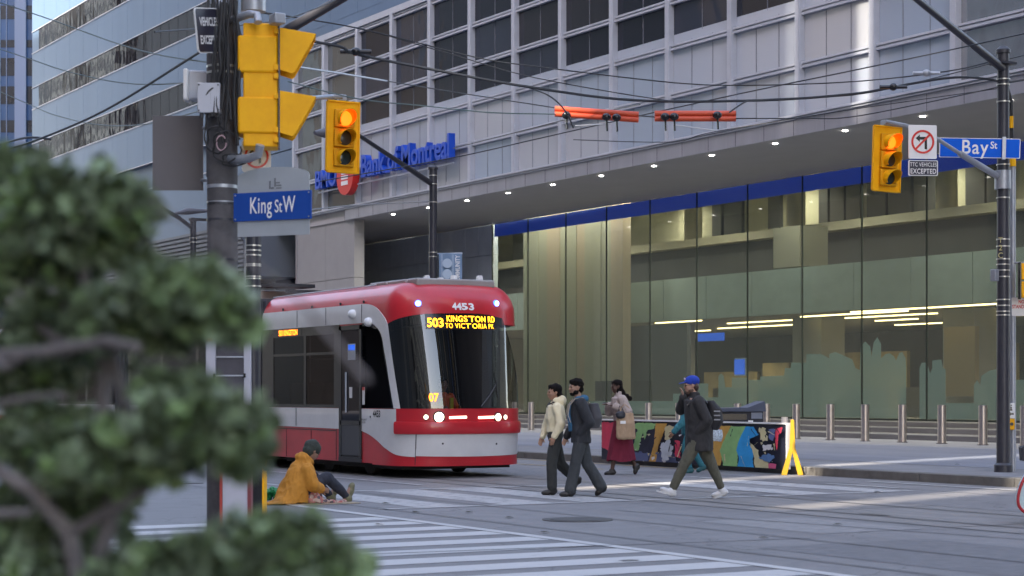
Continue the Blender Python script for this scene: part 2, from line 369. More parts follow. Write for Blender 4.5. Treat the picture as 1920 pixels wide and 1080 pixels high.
# fascia and soffit
mb = MB(); mb.box((FASX0, YF-.14, 9.30), (-28, YF-.06, 9.78)); mb.build('fascia', FASC, pod)
mb = MB(); mb.box((FASX0-5.8, YF-.20, 9.79), (-28, YF+.1, 9.84)); mb.box((FASX0-5.8, YF-.24, 9.86), (-28, YF+.1, 9.93)); mb.build('fascia_rail', FRM, pod)
mb = MB()
for k in range(34): x = FASX0+1.45*k; mb.box((x-.01, YF-.145, 9.31), (x+.01, YF-.139, 9.77))
mb.build('fascia_joints', FRMD, pod, smooth=0)
mb = MB(); mb.box((-92, YF-.059, 9.305), (-28, 42.58, 9.5)); mb.build('soffit', SOFF, pod, smooth=0)
LAMP = M('downlight_glow', (1, 1, 1), emit=(1, .97, .9), es=5)
xs = [-72.8+3.32*k for k in range(12)]
for x in xs:
    mb = MB(); mb.cyl((x, YF+.45, 9.305), (x, YF+.45, 9.285), .075, .075, 20); o = mb.build('downlight', LAMP, pod)
# pillar and dark return wall left of the lobby
PIL = M('pillar_panel', (.33, .325, .32), .5, .1, .06, 1)
mb = MB(); z = .15
for z0, z1 in ((.15, 3.5), (3.52, 6.7), (6.72, 9.80)): mb.box((-82.2, YF, z0), (-78.9, YF+.5, z1)); mb.box((-78.88, YF, z0), (-75.8, YF+.5, z1))
mb.build('corner_pillar', PIL, pod)
DW = M('dark_wall_panel', (.60, .66, .76), .45, .1, .08, 1)
mb = MB()
for k in range(12):
    x0 = -90.5+1.3*k; mb.box((x0+.008, 42.6, .6), (x0+1.3-.008, 42.9, 7.9)); mb.box((x0+.008, 42.6, 7.92), (x0+1.3-.008, 42.9, 9.30))
mb.build('dark_wall', DW, pod, smooth=0)
# lobby curtain wall
LG = glass('lobby_glass', tint=(.76, .80, .77), base=-.01, fres=1.33, rough=.01, gmix=((.50, .54, .50), .10))  # pale diffuse share stands in for the veil of reflections
lx = [-74.9+3.2*k for k in range(15)]
YG = 42.6
for k in range(14):
    MB().box((lx[k]+.02, YG, .62), (lx[k+1]-.02, YG+.02, 9.30)).build('lobby_glass_pane', LG, pod, smooth=0)
mb = MB()
for x in lx: mb.box((x-.013, YG-.02, .6), (x+.013, YG+.04, 9.3))
mb.box((-74.9, YG-.02, .6), (-30, YG+.04, .66))
mb.build('glass_fins', M('dark_green_seam', (.02, .03, .028), .4), pod, smooth=0)
mb = MB(); mb.box((-74.8, YG+.06, 8.72), (-30, YG+.10, 9.29)); mb.build('blue_band', M('bank_blue', (.015, .06, .42), .4, emit=(.01, .05, .5), es=.06), pod, smooth=0)
# lobby interior
INW = M('lobby_wall_olive', (.29, .285, .21), .6, 0, .12, .8, stretch=(1, 1, .05))
INT = M('lobby_wall_tan', (.34, .28, .20), .6, 0, .12, .8, stretch=(1, 1, .05))
INL = M('lobby_cream', (.36, .34, .25), .6, 0, .1, 1)
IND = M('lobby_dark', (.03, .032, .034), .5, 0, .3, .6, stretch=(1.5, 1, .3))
INF = M('lobby_floor', (.22, .21, .2), .25, 0, .1, 1)
GRN = M('lobby_green_glass', (.25, .31, .29), .2, 0, .1, 1.2, stretch=(.6, 1, 1))
XW = -91.4
def XP(px, Y): t = TT(px); return Y*(VX+RX*t)/(VY+RY*t)
mb = MB(); mb.box((XW, 43.2, .45), (-22, 63, .62)); mb.build('lobby_floor', INF, pod, smooth=0)
mb = MB(); mb.box((XW, 42.65, 11.2), (-22, 63, 11.4)); mb.build('lobby_ceiling', INL, pod, smooth=0)
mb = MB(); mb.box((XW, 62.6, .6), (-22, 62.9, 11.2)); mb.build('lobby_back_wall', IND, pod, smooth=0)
mb = MB(); mb.box((-22.2, 42.65, .6), (-22, 62.5, 11.2)); mb.box((XW, 42.95, .6), (XW+.2, 62.5, 11.2)); mb.build('lobby_side_wall', INW, pod, smooth=0)
WX = XP(1168, 44.2); a = -74.8; mbo = MB(); mbt = MB(); k = 0
while a < WX-.1:
    w = [1.3, .8, 1.1, .5, .9, .7][k % 6]; b2 = min(a+w, WX); (mbo if k % 3 != 2 else mbt).box((a, 44.2+.03*(k % 2), .62), (b2, 44.6, 11.2)); a = b2; k += 1
mbo.build('feature_wall', INW, pod, smooth=0); mbt.build('feature_wall_strip', INT, pod, smooth=0)
YM = 46.2
for k in range(20):
    x0 = XW+.3+3.1*k; MB().box((x0, YM, 4.62), (x0+3.07, YM+.04, 6.40)).build('balustrade_panel', GRN, pod, smooth=0)
mb = MB(); mb.box((XW+.2, YM+.06, 4.60), (-22.3, 62.5, 4.95)); mb.build('mezzanine_slab', M('mezz_soffit', (.20, .18, .13), .6), pod, smooth=0)
mb = MB(); mb.box((XW+.2, 50.2, 4.96), (-22.3, 50.4, 8.15)); mb.build('mezzanine_shade_wall', IND, pod, smooth=0)  # near-black colour puts the shade band behind the railing into the wall
mb = MB(); mb.box((XW+.2, 49.6, 8.15), (-22.3, 62.5, 8.5)); mb.build('upper_gallery_edge', INL, pod, smooth=0)
mb = MB(); mb.box((XW+.2, 53.2, 8.5), (-22.3, 53.4, 11.2)); mb.build('upper_gallery_wall', INW, pod, smooth=0)
for (a_, b_) in ((1335, 1352), (1357, 1390), (1440, 1462), (1535, 1552), (1556, 1582), (1586, 1612), (1625, 1660), (1665, 1707), (1713, 1755), (1810, 1846), (1850, 1872)):
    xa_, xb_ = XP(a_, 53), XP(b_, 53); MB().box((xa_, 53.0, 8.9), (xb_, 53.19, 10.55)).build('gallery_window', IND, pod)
for px in (1300, 1492, 1775, 1925):
    x = XP(px, 50.8); mb = MB(); mb.cyl((x, 50.8, 8.5), (x, 50.8, 11.2), .42, .42, 20); mb.build('gallery_column', INL, pod)
for (a_, b_) in ((1486, 1540), (1768, 1826), (1240, 1262)):
    mb = MB(); xa_, xb_ = XP(a_, 48.2), XP(b_, 48.2); mb.box((xa_, 48.2, .62), (xb_, 49.4, 4.59)); mb.build('lobby_column', M('lobby_column', (.30, .29, .25), .5, 0, .08, 1), pod)
MB().box((XP(1450, 46.6), 46.6, 6.5), (XP(1500, 46.6), 48.0, 8.1)).build('gallery_box', M('box_olive', (.17, .17, .13), .6), pod)
STRIP = M('light_strip', (1, 1, 1), emit=(1, .76, .34), es=1.0)
for (a_, b_, y) in ((1228, 1313, 46.4), (1363, 1483, 49.4), (1345, 1487, 52.8), (1594, 1868, 46.5), (1538, 1755, 50.0), (1640, 1719, 53), (1677, 1764, 57), (1826, 1925, 49.5), (1500, 1700, 47.6), (1826, 1900, 51.5), (1250, 1330, 54)):
    MB().box((XP(a_, y), y, 4.55), (XP(b_, y), y+.10, 4.595)).build('light_strip', STRIP, pod, smooth=0)
for (x, y) in [(-88+4.2*k, 45.6) for k in range(15)]+[(-86+4.2*k, 51.7) for k in range(14)]:
    mb = MB(); mb.cyl((x, y, 11.19), (x, y, 11.16), .14, .14, 14); mb.build('ceiling_lamp', M('ceiling_lamp', (1, 1, 1), emit=(1, .9, .66), es=6), pod)
TW_ = M('teller_wall', (.22, .17, .07), .6, 0, .6, .5, stretch=(1.4, 1, .4))
for (a_, b_, h) in ((1545, 1700, 3.4), (1320, 1420, 2.6), (1826, 1905, 3.6), (1430, 1480, 3.0)): MB().box((XP(a_, 57), 57, .62), (XP(b_, 57), 57.2, h)).build('teller_wall', TW_, pod, smooth=0)
MB().box((XP(1770, 47.6), 47.6, 1.4), (XP(1828, 47.6), 47.8, 3.9)).build('notice_wall', M('tan_panel', (.34, .26, .15), .6), pod, smooth=0)
MB().box((XP(1168, 45), 45.0, .62), (XP(1288, 45), 45.2, 4.4)).build('grey_partition', M('grey_partition', (.085, .09, .095), .6), pod, smooth=0)
for px in (1350, 1440, 1600, 1700, 1860):
    x = XP(px, 50); MB().box((x, 49.6, .62), (x+1.4, 50.6, 1.75)).build('teller_desk', M('desk', (.12, .11, .09), .5), pod)
def lobby_light(name, x, y, z, e, col, ang=150):
    d = bpy.data.lights.new(name, 'SPOT'); d.energy = e; d.color = col; d.spot_size = radians(ang); d.spot_blend = 1; d.shadow_soft_size = .12
    o = bpy.data.objects.new(name, d); COL.objects.link(o); o.location = (x, y, z); o.parent = pod; o.matrix_parent_inverse = world_of(pod).inverted(); return o
for k in range(5): lobby_light('added_wall_fill_light', -73.6+1.7*k, 43.25, 10.9, 120, (1, .90, .74))  # added fill spots without fixtures, brightening the feature wall
for k in range(7): lobby_light('ceiling_lamp_light', -84+9*k, 45.4, 11.1, 520, (1, .90, .74))
for k in range(6): lobby_light('gallery_lamp_light', -83+9*k, 51.9, 11.1, 200, (1, .88, .70)); lobby_light('under_mezzanine_light', -83+9.5*k, 53.0, 4.5, 380, (1, .86, .66), 165)
BLU = M('sign_blue_glow', (.01, .10, .6), emit=(.02, .12, .7), es=.14)
p = atY(1333, 632, 50); MB().cbox(p, (1.9, .1, .35)).build('blue_banner', BLU, pod)
p = atY(1387, 688, 46.5); MB().cbox(p, (.62, .08, .62)).build('blue_screen', BLU, pod); MB().cbox(p+Vector((0, .05, 0)), (.74, .06, .74)).build('screen_frame', M('pale_frame', (.4, .5, .55), .4), pod)
for px in (1132, 1205):
    p = atY(px, 733, 43.6); MB().cbox(p, (1.25, .07, .85)).build('display_screen', IND, pod); MB().cbox((p.x, p.y, (p.z-.4+.62)/2), (.08, .06, p.z-.4-.62)).build('screen_post', IND, pod)
p0 = atY(1907, 660, 46); MB().box((p0.x-.2, 45.4, .62), (p0.x+.25, 45.5, 4.5)).build('blue_column', BLU, pod, smooth=0)
for x in xs: lobby_light('downlight_light', x, YF+.45, 9.2, 60, (1, .95, .86), 165)
# frosted skyline film on the inside of the panes
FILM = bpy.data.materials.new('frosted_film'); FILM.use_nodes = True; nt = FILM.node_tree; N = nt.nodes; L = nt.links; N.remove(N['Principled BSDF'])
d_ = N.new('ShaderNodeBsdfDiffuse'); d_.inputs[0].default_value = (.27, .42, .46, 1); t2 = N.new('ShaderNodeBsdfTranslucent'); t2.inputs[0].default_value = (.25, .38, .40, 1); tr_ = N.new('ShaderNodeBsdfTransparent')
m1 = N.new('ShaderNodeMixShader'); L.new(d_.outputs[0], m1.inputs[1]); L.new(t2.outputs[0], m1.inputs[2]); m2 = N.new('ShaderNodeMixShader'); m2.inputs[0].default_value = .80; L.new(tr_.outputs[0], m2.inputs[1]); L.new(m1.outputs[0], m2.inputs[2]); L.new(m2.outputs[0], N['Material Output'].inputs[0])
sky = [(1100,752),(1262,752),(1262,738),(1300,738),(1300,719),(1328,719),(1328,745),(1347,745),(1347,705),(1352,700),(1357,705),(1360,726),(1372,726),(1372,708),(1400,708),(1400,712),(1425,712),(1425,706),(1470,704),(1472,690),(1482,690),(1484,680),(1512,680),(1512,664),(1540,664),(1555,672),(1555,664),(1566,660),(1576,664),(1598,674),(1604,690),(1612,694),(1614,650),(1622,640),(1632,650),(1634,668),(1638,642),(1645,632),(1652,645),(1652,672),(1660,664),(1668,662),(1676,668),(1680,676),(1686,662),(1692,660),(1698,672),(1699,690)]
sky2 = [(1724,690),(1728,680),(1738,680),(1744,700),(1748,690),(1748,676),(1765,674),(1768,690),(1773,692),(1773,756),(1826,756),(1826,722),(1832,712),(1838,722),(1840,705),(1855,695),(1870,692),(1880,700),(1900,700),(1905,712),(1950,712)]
mb = MB()
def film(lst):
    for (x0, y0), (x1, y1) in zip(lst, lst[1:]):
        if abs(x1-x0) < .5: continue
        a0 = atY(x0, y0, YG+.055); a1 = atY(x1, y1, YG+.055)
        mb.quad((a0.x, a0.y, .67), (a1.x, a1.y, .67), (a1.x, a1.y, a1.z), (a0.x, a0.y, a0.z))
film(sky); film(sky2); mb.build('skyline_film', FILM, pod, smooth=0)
# rooftop letters: BMO roundel and words
BLUE = M('letter_blue', (.01, .07, .50), .35)
def sign_thing(name, label, loc): return empty(name, loc, label, 'sign')
sg = sign_thing('facade_letters', 'blue raised capitals BMO and the bank name along the glass facade', (-78.5, YF-.2, 10.2))
LZ = atY(620, 337, YF-.3).z
x0 = atY(597, 337, YF-.3).x
mbt_ = text_mesh('BMO', 1.15, extrude=.14, offset=.02, ax='LEFT', ay='CENTER', sx=.95)
mbt_.build('lettering', BLUE, sg, smooth=0, xf=frame_xf((x0, YF-.36, LZ+.02), (1, 0, 0)))
xb = atY(683, 310, YF-.3).x; xe = atY(850, 285, YF-.3).x
mbt_ = text_mesh('Bank of Montreal', 1.35, extrude=.14, offset=.03, ax='LEFT', ay='CENTER')
wd = max(v.x for v in mbt_.v); 
for v in mbt_.v: v.x *= (xe-xb)/wd
mbt_.build('lettering', BLUE, sg, smooth=0, xf=frame_xf((xb, YF-.36, LZ+.16), (1, 0, 0)))
MB().box((x0, YF-.32, LZ-.50), (xe, YF-.26, LZ-.44)).build('mounting_rail', FRM, sg)
rd = atY(657, 330, YF-.3); rd = empty('facade_roundel', (rd.x, YF-.2, rd.z), 'red disc with a white bar symbol between the blue facade letters', 'sign')
c = Vector(rd.location); mb = MB(); mb.cyl((c.x, YF-.58, c.z), (c.x, YF-.26, c.z), .86, .86, 40); mb.build('disc', M('sign_red', (.62, .02, .015), .35), rd)
mb = MB(); mb.box((c.x-.34, YF-.60, c.z-.42), (c.x+.34, YF-.585, c.z-.24)); mb.box((c.x-.34, YF-.60, c.z-.16), (c.x+.34, YF-.585, c.z+.0))
mb.add([(c.x-.34, YF-.592, c.z+.06), (c.x+.34, YF-.592, c.z+.06), (c.x+.34, YF-.592, c.z+.36), (c.x, YF-.592, c.z+.16), (c.x-.34, YF-.592, c.z+.36)], [(0, 1, 2, 3, 4)])
mb.build('emblem', M('sign_white', (.8, .8, .8), .5), rd, smooth=0)

# ------------------------------------------------------------------ banded tower at the left
tw = empty('banded_tower', (-110, 38, 0), 'tall tower with blue grey metal bands and dark ribbon windows at upper left', 'building')
CLAD = M('tower_cladding', (.085, .14, .225), .32, .0, .06, .4, bump=.02, bscale=.4, stretch=(1, 1, .25), spec=.3)
YT = 38.0; TX0, TX1 = -134.0, -40.0
zb = [17.96-4.04*0+4.04*k for k in range(-1, 8)]   # bottoms of window bands
WB = 1.5; XB1 = -96.2
for k, z in enumerate(zb):
    z0 = z+WB; z1 = z+4.04
    mb = MB()
    n = 31
    for q in range(n):
        xa = TX0+3.02*q
        if xa > TX1: break
        mb.box((xa+.01, YT, z0), (min(xa+3.02, TX1)-.01, YT+.3, z1))
    mb.build('cladding_band', CLAD, tw, smooth=0)
mb = MB()
mb.box((XB1, YT+.01, zb[0]), (-82.5, YT+.2, 50)); mb.box((-82.49, YT+.01, 18.1), (TX1, YT+.2, 50)); mb.box((TX0, YT+.02, zb[0]), (TX0+1.6, YT+.2, 50)); mb.box((TX0, YT+.31, 0), (-92, 70, 53)); mb.box((-91.99, YT+.31, 18.3), (TX1, 70, 53)); mb.build('wall', CLAD, tw, smooth=0)
TWG = glass('tower_window_glass', opaque=(.02, .02, .024), base=.0, fres=1.38, rough=.015, bump=.012, bscale=.4, refl=(.92, .95, 1), stretch=(1.6, 1, .6))
win0 = None; cnt = 0
for k, z in enumerate(zb[:5]):
    for q in range(24):
        if k == 0 and q > 3: continue
        x = TX0+1.62+q*1.5; 
        if win0 is None:
            win0 = MB().box((0, 0, 0), (1.44, .05, WB)).build('window', TWG, None, smooth=0); w_ = win0
        else: w_ = win0.copy(); COL.objects.link(w_)
        w_.location = (x, YT+.02, z); w_.parent = tw; w_.matrix_parent_inverse = world_of(tw).inverted(); cnt += 1
mb = MB()
for z in zb[:6]: mb.box((TX0, YT-.04, z-.06), (XB1, YT+.1, z)); mb.box((TX0, YT-.04, z+WB), (XB1, YT+.1, z+WB+.05))
mb.build('band_trim', FRM, tw, smooth=0)
# street level of that tower: canopy with louvres, dark storefront
mb = MB()
for k in range(12): mb.box((-128, 34.2, 7.2+.22*k), (-84.5, 34.3, 7.33+.22*k))
mb.box((-128, 34.35, 7.2), (-84.5, 37.9, 9.8)); mb.build('louvred_canopy', M('louvre', (.13, .15, .18), .5, .2), tw, smooth=0)
mb = MB(); mb.box((-134, 37.2, .15), (-84, 37.6, 7.2)); mb.build('storefront', DARKW, tw, smooth=0)
for k in range(9): MB().box((-132+5.6*k, 35.9, .15), (-131.2+5.6*k, 36.7, 7.2)).build('column', PIL, tw)
mb = MB(); mb.box((-134, YT, 9.8), (-82.4, YT+.3, zb[0]-.06)); mb.build('lower_cladding', CLAD, tw, smooth=0)
# ------------------------------------------------------------------ far blue tower
ft = empty('far_tower', atZ(20, 738, 200)*Vector.Fill(3, 1) if False else Vector((atZ(20, 738, 200).x, atZ(20, 738, 200).y, 0)), 'distant blue glass tower with pale vertical piers at the far left edge', 'building')
o_ = atZ(66, 738, 200); o_.z = 0; ex = RV
xf = frame_xf(o_, ex)     # local x = image right, local y = up, local z = toward the camera
BL = M('far_tower_glass', (.018, .065, .16), .3, 0, .2, .1)
mb = MB(); mb.box((-16, 0, -14), (0, 70, 0)); mb.build('wall', BL, ft, smooth=0, xf=xf)
FX = lambda px: (px-66)/17.52
FP = M('far_pier', (.11, .155, .24), .5)
for a_, b_ in ((-140, -125), (-70, -49), (29, 50), (62, 65.9)): MB().box((FX(a_), 0, .01), (FX(b_), 70, .4)).build('pier', FP, ft, smooth=0, xf=xf)
for a_ in (-90, -35, -20, 0, 12): MB().box((FX(a_), 0, .01), (FX(a_+1.4), 70, .15)).build('mullion', FP, ft, smooth=0, xf=xf)
rnd = random.Random(4)
for k in range(15):
    z = EYE+(HOR-36)/17.52-3.03*(k-1); h = rnd.choice([.8, 1.3, 1.45, 1.9])
    for (xa, xb_) in ((-19, -1), (1.6, 11.6), (13.6, 28.8), (50.4, 61.6)):
        MB().box((FX(xa), z, .01), (FX(xb_), z+h, .06)).build('window', M('far_window', (.012, .018, .026), .25, 0, .4, .5), ft, smooth=0, xf=xf)
# ------------------------------------------------------------------ unseen south side towers, added to shade the street and be mirrored in the glass
def grid_mat():
    m = bpy.data.materials.new('pale_stone_grid'); m.use_nodes = True; nt = m.node_tree; N = nt.nodes; L = nt.links; b = N['Principled BSDF']
    geo = N.new('ShaderNodeNewGeometry'); sep = N.new('ShaderNodeSeparateXYZ'); L.new(geo.outputs['Position'], sep.inputs[0])
    cmb = N.new('ShaderNodeCombineXYZ'); L.new(sep.outputs[0], cmb.inputs[0]); L.new(sep.outputs[2], cmb.inputs[1])
    br = N.new('ShaderNodeTexBrick'); br.offset = 0; br.inputs['Scale'].default_value = 1; br.inputs['Brick Width'].default_value = 2.6; br.inputs['Row Height'].default_value = 3.6
    br.inputs['Mortar Size'].default_value = .55; br.inputs['Color1'].default_value = (.03, .03, .035, 1); br.inputs['Color2'].default_value = (.06, .055, .05, 1); br.inputs['Mortar'].default_value = (.66, .60, .48, 1)
    L.new(cmb.outputs[0], br.inputs['Vector']); L.new(br.outputs[0], b.inputs['Base Color']); b.inputs['Roughness'].default_value = .5; return m
GM = grid_mat()
def tower(label, x0, x1, y0, y1, h, mat=GM):
    mb = MB(); mb.box((x0, y0, 0), (x1, y1, h)); mb.box((x0+2, y0+2, h), (x1-2, y1-2, h+3) if x1-x0 > 8 else (x1-1, y1-1, h+1)); o = mb.build('added_tower', mat, smooth=0); tag(o, label, 'building'); return o
S_Y1, S_Y0 = -30, -60
def cx(c, y): return c-.3368*y
c3, w3, c4, w4, c2, w2, c1, w1 = -32.6, .42, -29.6, .6, -19.5, .8, -14.3, .65  # gaps between the added towers, tuned to pass strips of sun
DKS = M('dark_bronze_tower', (.055, .052, .05), .4); GRT = M('grey_tower', (.11, .115, .12), .5, 0, .5, .06, stretch=(3, 1, .3))
tower('added very long bronze block mirrored in the ribbon windows', -520, -240, -62, -36, 125, DKS)  # unseen, added for its dark reflection in the ribbon windows
tower('added pale reflection slab in front of the long bronze block', -379, -361, -35.9, -34, 125)  # both slabs added as bright reflections for the ribbon windows
tower('second added pale reflection slab in front of the long bronze block', -352, -331, -35.9, -34, 125)
tower('added shade-casting bronze tower on the south side', -205, -148, -62, -36, 165, DKS)  # added out of view to keep sun off the distant blue tower
tower('added shade-casting tower on the south side', -117, cx(c3-w3/2, -30)-.0, S_Y0, S_Y1, 82, GRT)
xa = cx(c4+w4/2, -60); xb = cx(c2-w2/2, -30); tower('added shade-casting tower between the two narrow sun gaps on the south side', cx(c4+w4/2, -34), xb, -34, S_Y1, 82, GRT)
tower('added shade-casting block nearest the crossing on the south side', cx(c1+w1/2, S_Y0), 70, S_Y0, S_Y1, 95)
mb = MB(); mb.box((cx(c2+w2/2, -45), -46, 0), (cx(c1-w1/2, -45), -44, 90)); mb.box((cx(c2, -45)-6, -43.9, 0), (cx(c1, -45)+6, -38, 44)); tag(mb.build('sun_blocker_stack', M('blocker', (.3, .28, .25), .8), smooth=0), 'added light-shaping concrete stack on a low block between the south towers', 'light_blocker')  # unseen, added to split the sun strips and stop low rays
mb = MB(); mb.box((cx(c3+w3/2, -33), -34, 0), (cx(c4-w4/2, -33), -32, 82)); mb.box((cx(c3, -33)-3, -31.9, 0), (cx(c4, -33)+3, -30.2, 64)); tag(mb.build('sun_blocker_fin', MATS['blocker'], smooth=0), 'added light-shaping concrete fin between two south towers', 'light_blocker')  # unseen fin and filler, added to shape sun patches on the facade

et = empty('added_east_tower', (60, 60, 0), 'added bronze and pale striped tower east of the crossing mirrored in the streetcar windshield', 'building')  # unseen, added so its piers mirror as streaks in the windshield
for k in range(22):
    y = 14+3.2*k; w = [.9, .5, 1.4, .6, 1.7, .5][k % 6]
    MB().box((34, y, 0), (36, y+w, 75)).build('pier', [M('pier_gold', (.7, .5, .2), .4), M('pier_white', (.7, .72, .75), .5), M('pier_dark', (.03, .03, .035), .3), M('pier_gold', (1, 1, 1)), M('pier_dark', (1, 1, 1)), M('pier_blue', (.1, .25, .6), .4)][k % 6], et, smooth=0)
MB().box((36, 12, 0), (60, 90, 75)).build('wall', M('east_dark', (.03, .032, .04), .25), et, smooth=0)

nt_ = MB().box((-2, 40, 0), (33, 95, 85)).build('added_tower', GRT, smooth=0); tag(nt_, 'added grey tower on the far side of the side street, mirrored in the streetcar nose', 'building')  # unseen, added to close the bright sky gap in the nose reflection
# ------------------------------------------------------------------ streetcar
XC, YC, LN = -29.95, 16.1, 4.0
def hwb(z):
    k = min(1, max(0, (z-2.97)/.52)); sh = 1-sqrt(max(0, 1-k*k))
    hw = 1.27-.42*sh
    b = 1.0
    if z > 1.25: b -= .24*((z-1.25)/1.75)**1.2
    b -= .55*sh
    if z < .8: b -= .05*(.8-z)/.5
    return hw, b
def surf(s, z, off=0.0):
    hw, b = hwb(z)
    if s <= 0: return Vector((XC+s, YC-hw-off, z))
    if s >= LN: return Vector((XC-(s-LN), YC+hw+off, z))
    th = -pi/2+pi*s/LN; p = 2/2.5
    c_, s_ = cos(th), sin(th)
    x = b*abs(c_)**p; y = hw*(abs(s_)**p)*(1 if s_ > 0 else -1)
    nx = c_/b*abs(c_)**(1-p)*1.0+1e-5; ny = s_/hw
    n = Vector((abs(c_)**(2-p)/b, (abs(s_)**(2-p))*(1 if s_ > 0 else -1)/hw, 0)).normalized()
    return Vector((XC+x, YC+y, z))+n*off
def proj(P):
    d = P-Vector((0, 0, EYE)); dep = d.x*VX+d.y*VY; return (960+F*(d.x*RX+d.y*RY)/dep, HOR-F*d.z/dep)
def tinv(px, py, smin=-6, smax=3.6):
    best = None; s0, s1, z0, z1 = smin, smax, .2, 3.48
    for it in range(5):
        best = None
        for i in range(21):
            for j in range(15):
                s = s0+(s1-s0)*i/20; z = z0+(z1-z0)*j/14; q = proj(surf(s, z)); e = (q[0]-px)**2+(q[1]-py)**2
                if best is None or e < best[0]: best = (e, s, z)
        ds = (s1-s0)/8; dz = (z1-z0)/6; s0, s1, z0, z1 = best[1]-ds, best[1]+ds, max(.2, best[2]-dz), min(3.48, best[2]+dz)
    return best[1], best[2]
def resample(pts, n):
    L = [0]
    for a, b in zip(pts, pts[1:]): L.append(L[-1]+sqrt((a[0]-b[0])**2+(a[1]-b[1])**2))
    out = []
    for i in range(n+1):
        d = L[-1]*i/n; k = 0
        while k < len(L)-2 and L[k+1] < d: k += 1
        f = (d-L[k])/max(1e-9, L[k+1]-L[k]); a, b = pts[k], pts[k+1]; out.append((a[0]+(b[0]-a[0])*f, a[1]+(b[1]-a[1])*f))
    return out
def smooth_poly(pts, it=2):
    for _ in range(it):
        q = [pts[0]]
        for a, b in zip(pts, pts[1:]): q += [(a[0]*.75+b[0]*.25, a[1]*.75+b[1]*.25), (a[0]*.25+b[0]*.75, a[1]*.25+b[1]*.75)]
        q.append(pts[-1]); pts = q
    return pts
def strip(A, B, off, n=40, m=6, rim=True, sf=None, mb=None):
    sf = sf or surf
    mb = mb or MB(); A = resample(A, n); B = resample(B, n); vs = []; fs = []
    for j in range(m+1):
        for i in range(n+1):
            f = j/m; vs.append(sf(A[i][0]*(1-f)+B[i][0]*f, A[i][1]*(1-f)+B[i][1]*f, off))
    for j in range(m):
        for i in range(n): k = j*(n+1)+i; fs.append((k, k+1, k+n+2, k+n+1))
    if rim:
        edge = [(A[i], j) for j, i in enumerate(range(n+1))]
        loop = [A[i] for i in range(n+1)]+[(A[n][0]*(1-j/m)+B[n][0]*j/m, A[n][1]*(1-j/m)+B[n][1]*j/m) for j in range(1, m+1)]+[B[i] for i in range(n-1, -1, -1)]+[(A[0][0]*(1-j/m)+B[0][0]*j/m, A[0][1]*(1-j/m)+B[0][1]*j/m) for j in range(m-1, 0, -1)]
        o = len(vs); q = len(loop)
        for p in loop: vs.append(sf(p[0], p[1], off))
        for p in loop: vs.append(sf(p[0], p[1], max(0, off-.02) if off > 0 else off-.02))
        for i in range(q): j = (i+1) % q; fs.append((o+i, o+j, o+q+j, o+q+i))
    mb.add(vs, fs); return mb
TR = M('tram_red', (.52, .018, .028), .32, 0, .14, 1.2, coat=.25)
TWH = M('tram_white', (.66, .65, .65), .3, 0, .09, 1.5, coat=.5)
TBK = M('tram_black', (.012, .012, .015), .25)
TDK = M('tram_dark', (.03, .03, .035), .6)
TGL = glass('tram_glass', tint=(.30, .31, .34), base=.0, fres=1.4, rough=.01, refl=(.6, .62, .7))
WGL = glass('windshield_glass', tint=(.42, .43, .44), base=.05, fres=1.45, rough=.008, bump=.0012, bscale=1.0)
RUB = M('bellows_rubber', (.055, .055, .065), .7)
tram = empty('streetcar', (-33, YC, 0), 'red and white articulated streetcar with lit headlights stopped at the crossing', 'streetcar')
def S(px, py): return tinv(px, py)
# shells: lower and roof of the cab section, straight on both sides and wrapped round the nose
SE = -5.62
def shell(z0, z1, n, name, mat, cap=None):
    mb = MB(); ss = [SE, -4, -2.5, -1.2]+[-.9+.1*k for k in range(9)]+[LN*k/56 for k in range(57)]+[LN+.3, LN+1.2, LN-SE]
    vs = []; fs = []
    zz = [z0+(z1-z0)*(1-cos(pi/2*j/n) if False else j/n) for j in range(n+1)]
    for z in zz:
        for s in ss: vs.append(surf(s, z))
    k = len(ss)
    for j in range(n):
        for i in range(k-1): fs.append((j*k+i, j*k+i+1, (j+1)*k+i+1, (j+1)*k+i))
    if cap: fs.append([n*k+i for i in range(k)])
    mb.add(vs, fs); return mb.build(name, mat, tram, smooth=50)
shell(.24, 1.23, 8, 'lower_body', TR)
shell(2.74, 3.485, 22, 'roof_shell', TR, cap=True)
# white bands
zt = 3.14; zw = 2.79
outer = smooth_poly([(SE, zt), (-1.3, zt), (-.75, zt), (-.38, 3.07), (-.1, 2.93), S(728, 606), S(735, 660), S(743, 712), S(751, 766)])
inner = smooth_poly([(SE, zw), (-1.3, zw), (-.75, 2.79), (-.5, 2.78), S(716, 622), S(722, 660), S(730, 712), S(739, 766)])
strip(outer, inner, .012, 70, 4).build('white_arch', TWH, tram)
low = smooth_poly([(-.95, .82), S(694, 815), S(708, 826), S(722, 840), S(736, 850), S(750, 855), S(779, 857)])
sN = S(744, 800)[0]
strip(low, [(-.95, 1.225), (S(779, 800)[0], 1.225)], .010, 50, 8).build('white_side_panel', TWH, tram)
strip([(SE, .86), (-1.92, .84)], [(SE, 1.225), (-1.92, 1.225)], .010, 6, 2).build('white_side_panel', TWH, tram)
sc_ = S(779, 840)[0]
strip([(sc_+.02, .80), (LN-.5, .80)], [(sc_+.02, .43), (.9, .40), (LN/2, .385), (LN-.9, .40), (LN-.5, .43)], .012, 60, 4).build('white_apron', TWH, tram)
strip([(sN, 1.235), (LN-sN, 1.235)], [(sN, 1.0), (LN-sN, 1.0)], .016, 60, 3).build('headlight_band', TR, tram)
